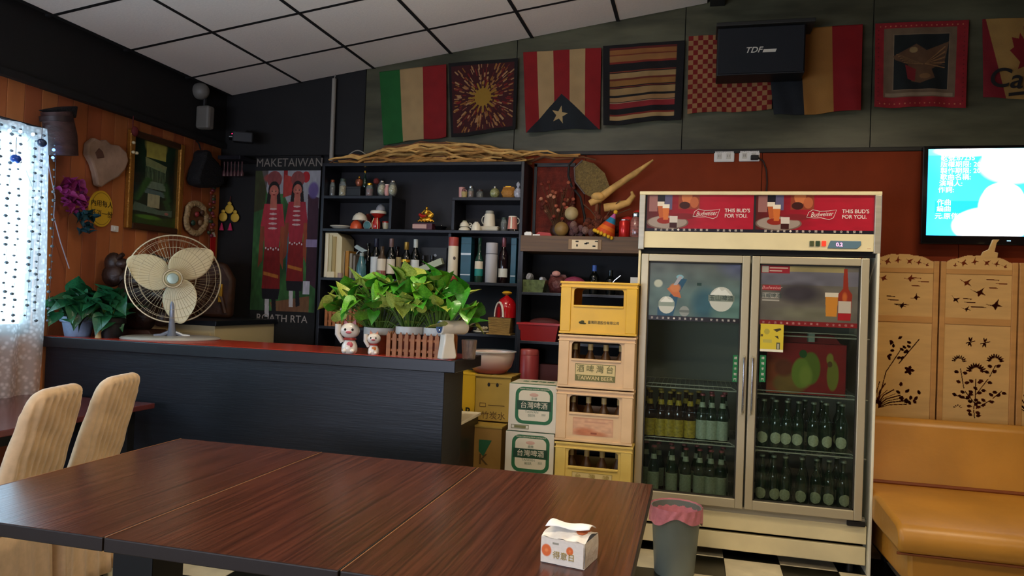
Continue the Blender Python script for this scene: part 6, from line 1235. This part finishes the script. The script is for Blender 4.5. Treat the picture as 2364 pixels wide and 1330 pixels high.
# ------------------------------------------------------------------ driftwood on the bookshelf
t = thing('driftwood_bundle', 'long bundle of wavy tan driftwood branches lying on the bookshelf', 'driftwood', (-2.72, 4.97, 2.377)); r_ = random.Random(31)
DW = [M('tan driftwood', '#a87638', .7, noise=(12, .3), bump=(30, .4)), M('light driftwood', '#c79a55', .7, noise=(12, .3)), M('dark driftwood', '#6a3f20', .7, noise=(12, .3))]
for i in range(46):
    x0 = r_.uniform(0, .75); x1 = x0+r_.uniform(.7, 1.3); x1 = min(x1, 2.02); ph = r_.uniform(0, 6); yy = r_.uniform(-.05, .15); pts = []
    for k in range(15):
        x = x0+(x1-x0)*k/14; env = .02+.14*max(0, sin(PI*min(1, max(0, (x-.0)/1.75))))**1.3; lv = r_.random() if k == 0 else lv
        z = .012+env*lv+.010*sin(x*21+ph)+.006*sin(x*47+ph); pts.append((x, yy+.02*sin(x*14+ph*2), max(.01, z)+(.0 if x < 1.55 else .03)))
    B().tube(pts, [.0045+.006*sin(PI*(k+1)/16) for k in range(15)], 7).build('branch', DW[0 if x0 < .2 and lv < .3 else i % 2 if i % 5 else 2], t)
B().tube([(.14+.19*k/10, .0, .05+.055*sin(PI*k/10)) for k in range(11)], .004, 6).build('wire_loop', M('pale wire', '#8a8272', .5), t)

# ------------------------------------------------------------------ dried arrangement on the rack's beam
ZB = 1.857; YB_ = 4.95
def bx_(px, py, Y=YB_): return atY(px, py, Y)
q = bx_(1235, 540, 5.12); t = thing('red_textile', 'dark red textured panel leaning behind the dried flowers', 'panel', (q.x, 5.12, ZB)); q2 = bx_(1322, 385, 5.12)
B().box(0, q2.x-q.x+.02, 0, .02, 0, q2.z-ZB).build('panel_board', M('dark red weave', '#6a2416', .85, noise=(18, .35), bump=(60, 1)), t, smooth=0, bev=.003); B().box(-.02, 0, -.01, .03, 0, q2.z-ZB+.02).build('frame_side', BLACK, t, smooth=0); B().box(-.02, q2.x-q.x+.02, -.01, .03, q2.z-ZB, q2.z-ZB+.025).build('frame_top', BLACK, t, smooth=0)
q = bx_(1285, 545); t = thing('dried_flowers', 'bunch of dried red brown flowers at the left of the wooden beam', 'dried flowers', (q.x, 4.98, ZB)); r_ = random.Random(17)
st = B()
for i in range(46):
    a = r_.uniform(0, 2*PI); ex, ey, ez = .13*cos(a)*r_.random()**.5-.01, .05*sin(a), .12+.26*r_.random(); st.tube([(0, 0, .03), (ex*.5, ey*.5, ez*.6), (ex, ey, ez)], .002, 4)
    B().ell((ex, ey, ez), (.014, .012, .013), 8, 6).build('flower_head', M('dried flower %d' % (i % 4), ['#7a2c18', '#a8573c', '#5c2214', '#c08060'][i % 4], .8, bump=(90, 1)), t)
st.build('stems', M('dry stem', '#5a3a20', .8), t)['kind'] = 'stuff'; B().lathe([(.04, 0), (.055, .05), (.045, .08), (.04, .06)], 18, cap=False).build('pot', BRW, t)
def gourd(px, py, r, hx, lab, nm='dried_gourd', Y=4.95, sq=1.0, cat='gourd'):
    q = bx_(px, py, Y); t = thing(nm, lab, cat, (q.x, Y, ZB if sq != 0 else q.z)); zc = max(r, q.z-ZB)
    B().ell((0, 0, r), (r, r*.9, r), 16, 11).build('gourd_body', M('gourd '+hx, hx, .5, noise=(20, .2)), t); B().tube([(0, 0, r*1.9), (.005, 0, r*2.25)], [.006, .003], 6).build('stalk', M('dry stem'), t); return t
o = gourd(1297, 510, .05, '#8a6a38', 'tan round gourd in front of the dried flowers', Y=4.9); o = gourd(1320, 476, .048, '#b09a6c', 'pale cream gourd perched on the purple gourd'); o.location.z = ZB+.115
o = gourd(1322, 515, .058, '#4a1c24', 'dark purple gourd under the pale cream one', Y=4.97)
t = thing('pine_cones', 'cluster of mauve brown pine cones on the beam', 'cones', (bx_(1345, 540).x, 4.9, ZB)); r_ = random.Random(8)
for i in range(9): B().ell((r_.uniform(-.07, .07), r_.uniform(-.03, .03), .028+.05*r_.random()*(i % 2)), (.024, .022, .028), 9, 7).build('cone', M('cone %d' % (i % 3), ['#6a4a4a', '#7a5a50', '#5a3a38'][i % 3], .8, bump=(100, 1.2)), t)
q = bx_(1385, 520); t = thing('moss_heap', 'reddish brown heap of dried moss and twigs on the beam', 'dried moss', (q.x, 5.0, ZB)); b = B(); r_ = random.Random(19)
for i in range(70):
    a = r_.uniform(0, 2*PI); q_ = r_.random()**.5; b.ell((.14*q_*cos(a), .07*q_*sin(a), .03+.19*(1-q_)*r_.random()+.02), (.025, .022, .022), 7, 5)
b.build('moss', M('red brown moss', '#6d3420', .95, noise=(40, .4), bump=(120, 1.5)), t)['kind'] = 'stuff'
for k, (dx, dz) in enumerate(((.2, .1), (-.12, .13), (.13, .16))): B().tube([(0, 0, .1), (dx*.6, -.02, .1+dz*.7), (dx, -.03, .1+dz)], .004, 5).build('twig', M('dry stem'), t)
# woven fan
q = bx_(1385, 470, 5.06); t = thing('woven_fan', 'pale woven palm leaf fan standing behind the gourds', 'fan', (q.x, 5.06, q.z))
pts = [(bx_(x, y, 5.06).x-q.x, bx_(x, y, 5.06).z-q.z) for x, y in ((1388, 466), (1350, 448), (1328, 420), (1326, 388), (1345, 370), (1372, 378), (1396, 400), (1408, 432))]
B().prism(pts, -.004, .004).build('fan_blade', M('woven palm', '#7a6436', .75, noise=((90, 90, 90), .3), bump=((120, 30, 120), 1.2)), t, smooth=0)
B().tube([(pts[i][0], 0, pts[i][1]) for i in (1, 2, 3, 4)], .008, 6).build('rim', DKB, t); B().tube([(.0, 0, 0), (-.01, 0, .06)], .012, 8).build('handle', DW[1], t)
B().tube([(0, 0, .0), (.0, 0, ZB-q.z)], .006, 6).build('stand_stick', DW[2], t)
q = bx_(1385, 458, 5.0); t = thing('carved_branch', 'long tan wooden branch pointing up to the right over the beam', 'branch', q); e = [bx_(x, y, 5.0)-q for x, y in ((1362, 470), (1385, 458), (1420, 432), (1465, 402), (1508, 370))]
B().tube([(v_.x, -.01, v_.z) for v_ in e], [.022, .03, .024, .022, .006], 10).build('branch_body', DW[1], t); B().ell((-.01, -.02, .01), (.05, .035, .03), 14, 9).build('knot', DW[1], t); B().tube([(-.02, 0, 0), (-.02, 0, ZB-q.z)], .012, 7).build('support_stick', DW[2], t)
q = bx_(1420, 478, 5.0); t = thing('tusk_horn', 'curved tan horn lying at the right of the moss heap', 'horn', q); e = [bx_(x, y, 5.0)-q for x, y in ((1395, 480), (1425, 476), (1450, 468), (1462, 452), (1458, 442))]
B().tube([(v_.x, 0, v_.z) for v_ in e], [.03, .03, .024, .018, .008], 10).build('horn_body', DW[1], t); B().tube([(0, 0, 0), (0, 0, ZB-q.z)], .01, 7).build('support_stick', DW[2], t)
q = bx_(1318, 420, 5.02); t = thing('black_hoop', 'thin black curved branch rising above the pale gourd', 'branch', q); e = [bx_(x, y, 5.02)-q for x, y in ((1328, 365), (1314, 380), (1312, 405), (1320, 430), (1340, 455), (1350, 500))]
B().tube([(v_.x, 0, v_.z) for v_ in e], [.007, .009, .009, .009, .008, .01], 7).build('branch_body', M('black bark', '#17110e', .7), t); B().tube([(e[-1].x, 0, e[-1].z), (e[-1].x, 0, ZB-q.z)], .008, 6).build('foot', M('black bark'), t)
# party hat
q = bx_(1402, 543, 4.88); t = thing('party_hat', 'rainbow striped paper party hat with yellow fringe leaning on the beam', 'party hat', (q.x-.02, 4.89, ZB+.012), rot=(0, .42, 0)); R0, H0 = .075, .17
for k, (a, b_, hx) in enumerate(((0, .2, '#d2501e'), (.2, .36, '#e2701e'), (.36, .52, '#c8401e'), (.52, .74, '#1679a0'), (.74, 1, '#c05a9a'))):
    B().lathe([(R0*(1-a)+.001, H0*a), (R0*(1-b_)+.001, H0*b_)], 26, cap=False).build('stripe', M('hat stripe '+hx, hx, .5), t)
b = B(); [b.ell((R0*1.02*cos(2*PI*i/18), R0*1.02*sin(2*PI*i/18), .0), .013, 7, 5) for i in range(18)]; b.build('fringe', M('yellow fringe', '#dca820', .7), t)['kind'] = 'stuff'; B().ell((0, 0, H0), .015, 10, 7).build('pompon', M('yellow fringe'), t)
ornament('red_can', 'shiny red can on the beam right of the party hat', 'can', 1441, 545, 4.9, 'beam', [('can_body', M('metallic red', '#c0241c', .25, metal=.3), lambda b, k: b.lathe([(.033, 0), (.037, .006), (.037, .1), (.031, .112)], 24)), ('can_top', STEEL, lambda b, k: b.lathe([(.031, .112), (.032, .118), (.028, .114)], 22))])
ornament('candy_jar', 'clear jar with red and white striped contents beside the fridge header', 'jar', 1468, 545, 4.9, 'beam', [('jar_body', M('striped candy glass', '#8f5a50', .15, coat=.5, noise=((10, 10, 60), .5)), lambda b, k: b.lathe([(.036, 0), (.04, .01), (.04, .11), (.026, .135)], 20)), ('lid', STEEL, lambda b, k: b.lathe([(.028, .135), (.03, .14), (.03, .16), (.02, .168)], 18))])
ornament('red_bow', 'bright red fabric bow behind the red can', 'bow', 1462, 520, 5.04, 1.9, [('loop', M('bright red cloth', '#b8221a', .6, bump=(30, .5)), lambda b, k: b.ell((-.04, 0, .07), (.055, .03, .045), 12, 8)), ('loop', M('bright red cloth'), lambda b, k: b.ell((.03, 0, .11), (.045, .03, .05), 12, 8)), ('knot', M('bright red cloth'), lambda b, k: b.ell((0, -.01, .05), (.03, .03, .05), 10, 8))])
ornament('red_packet', 'flat red and white packet at the left end of the beam', 'packet', 1252, 545, 4.9, 'beam', [('packet_body', M('red packet', '#a82a24', .5), lambda b, k: b.prism([(-.05, 0), (.07, 0), (.06, .02), (-.02, .028)], -.03, .03)), ('white_edge', WHITEP, lambda b, k: b.box(-.06, -.01, -.034, .03, 0, .01))])
ornament('white_block', 'small white block at the far left end of the beam', 'block', 1220, 545, 4.9, 'beam', [('block_body', WHITEP, lambda b, k: b.box(-.025, .025, -.02, .02, 0, .022)), ('block_top', WHITEP, lambda b, k: b.box(-.018, .02, -.015, .015, .022, .028))])
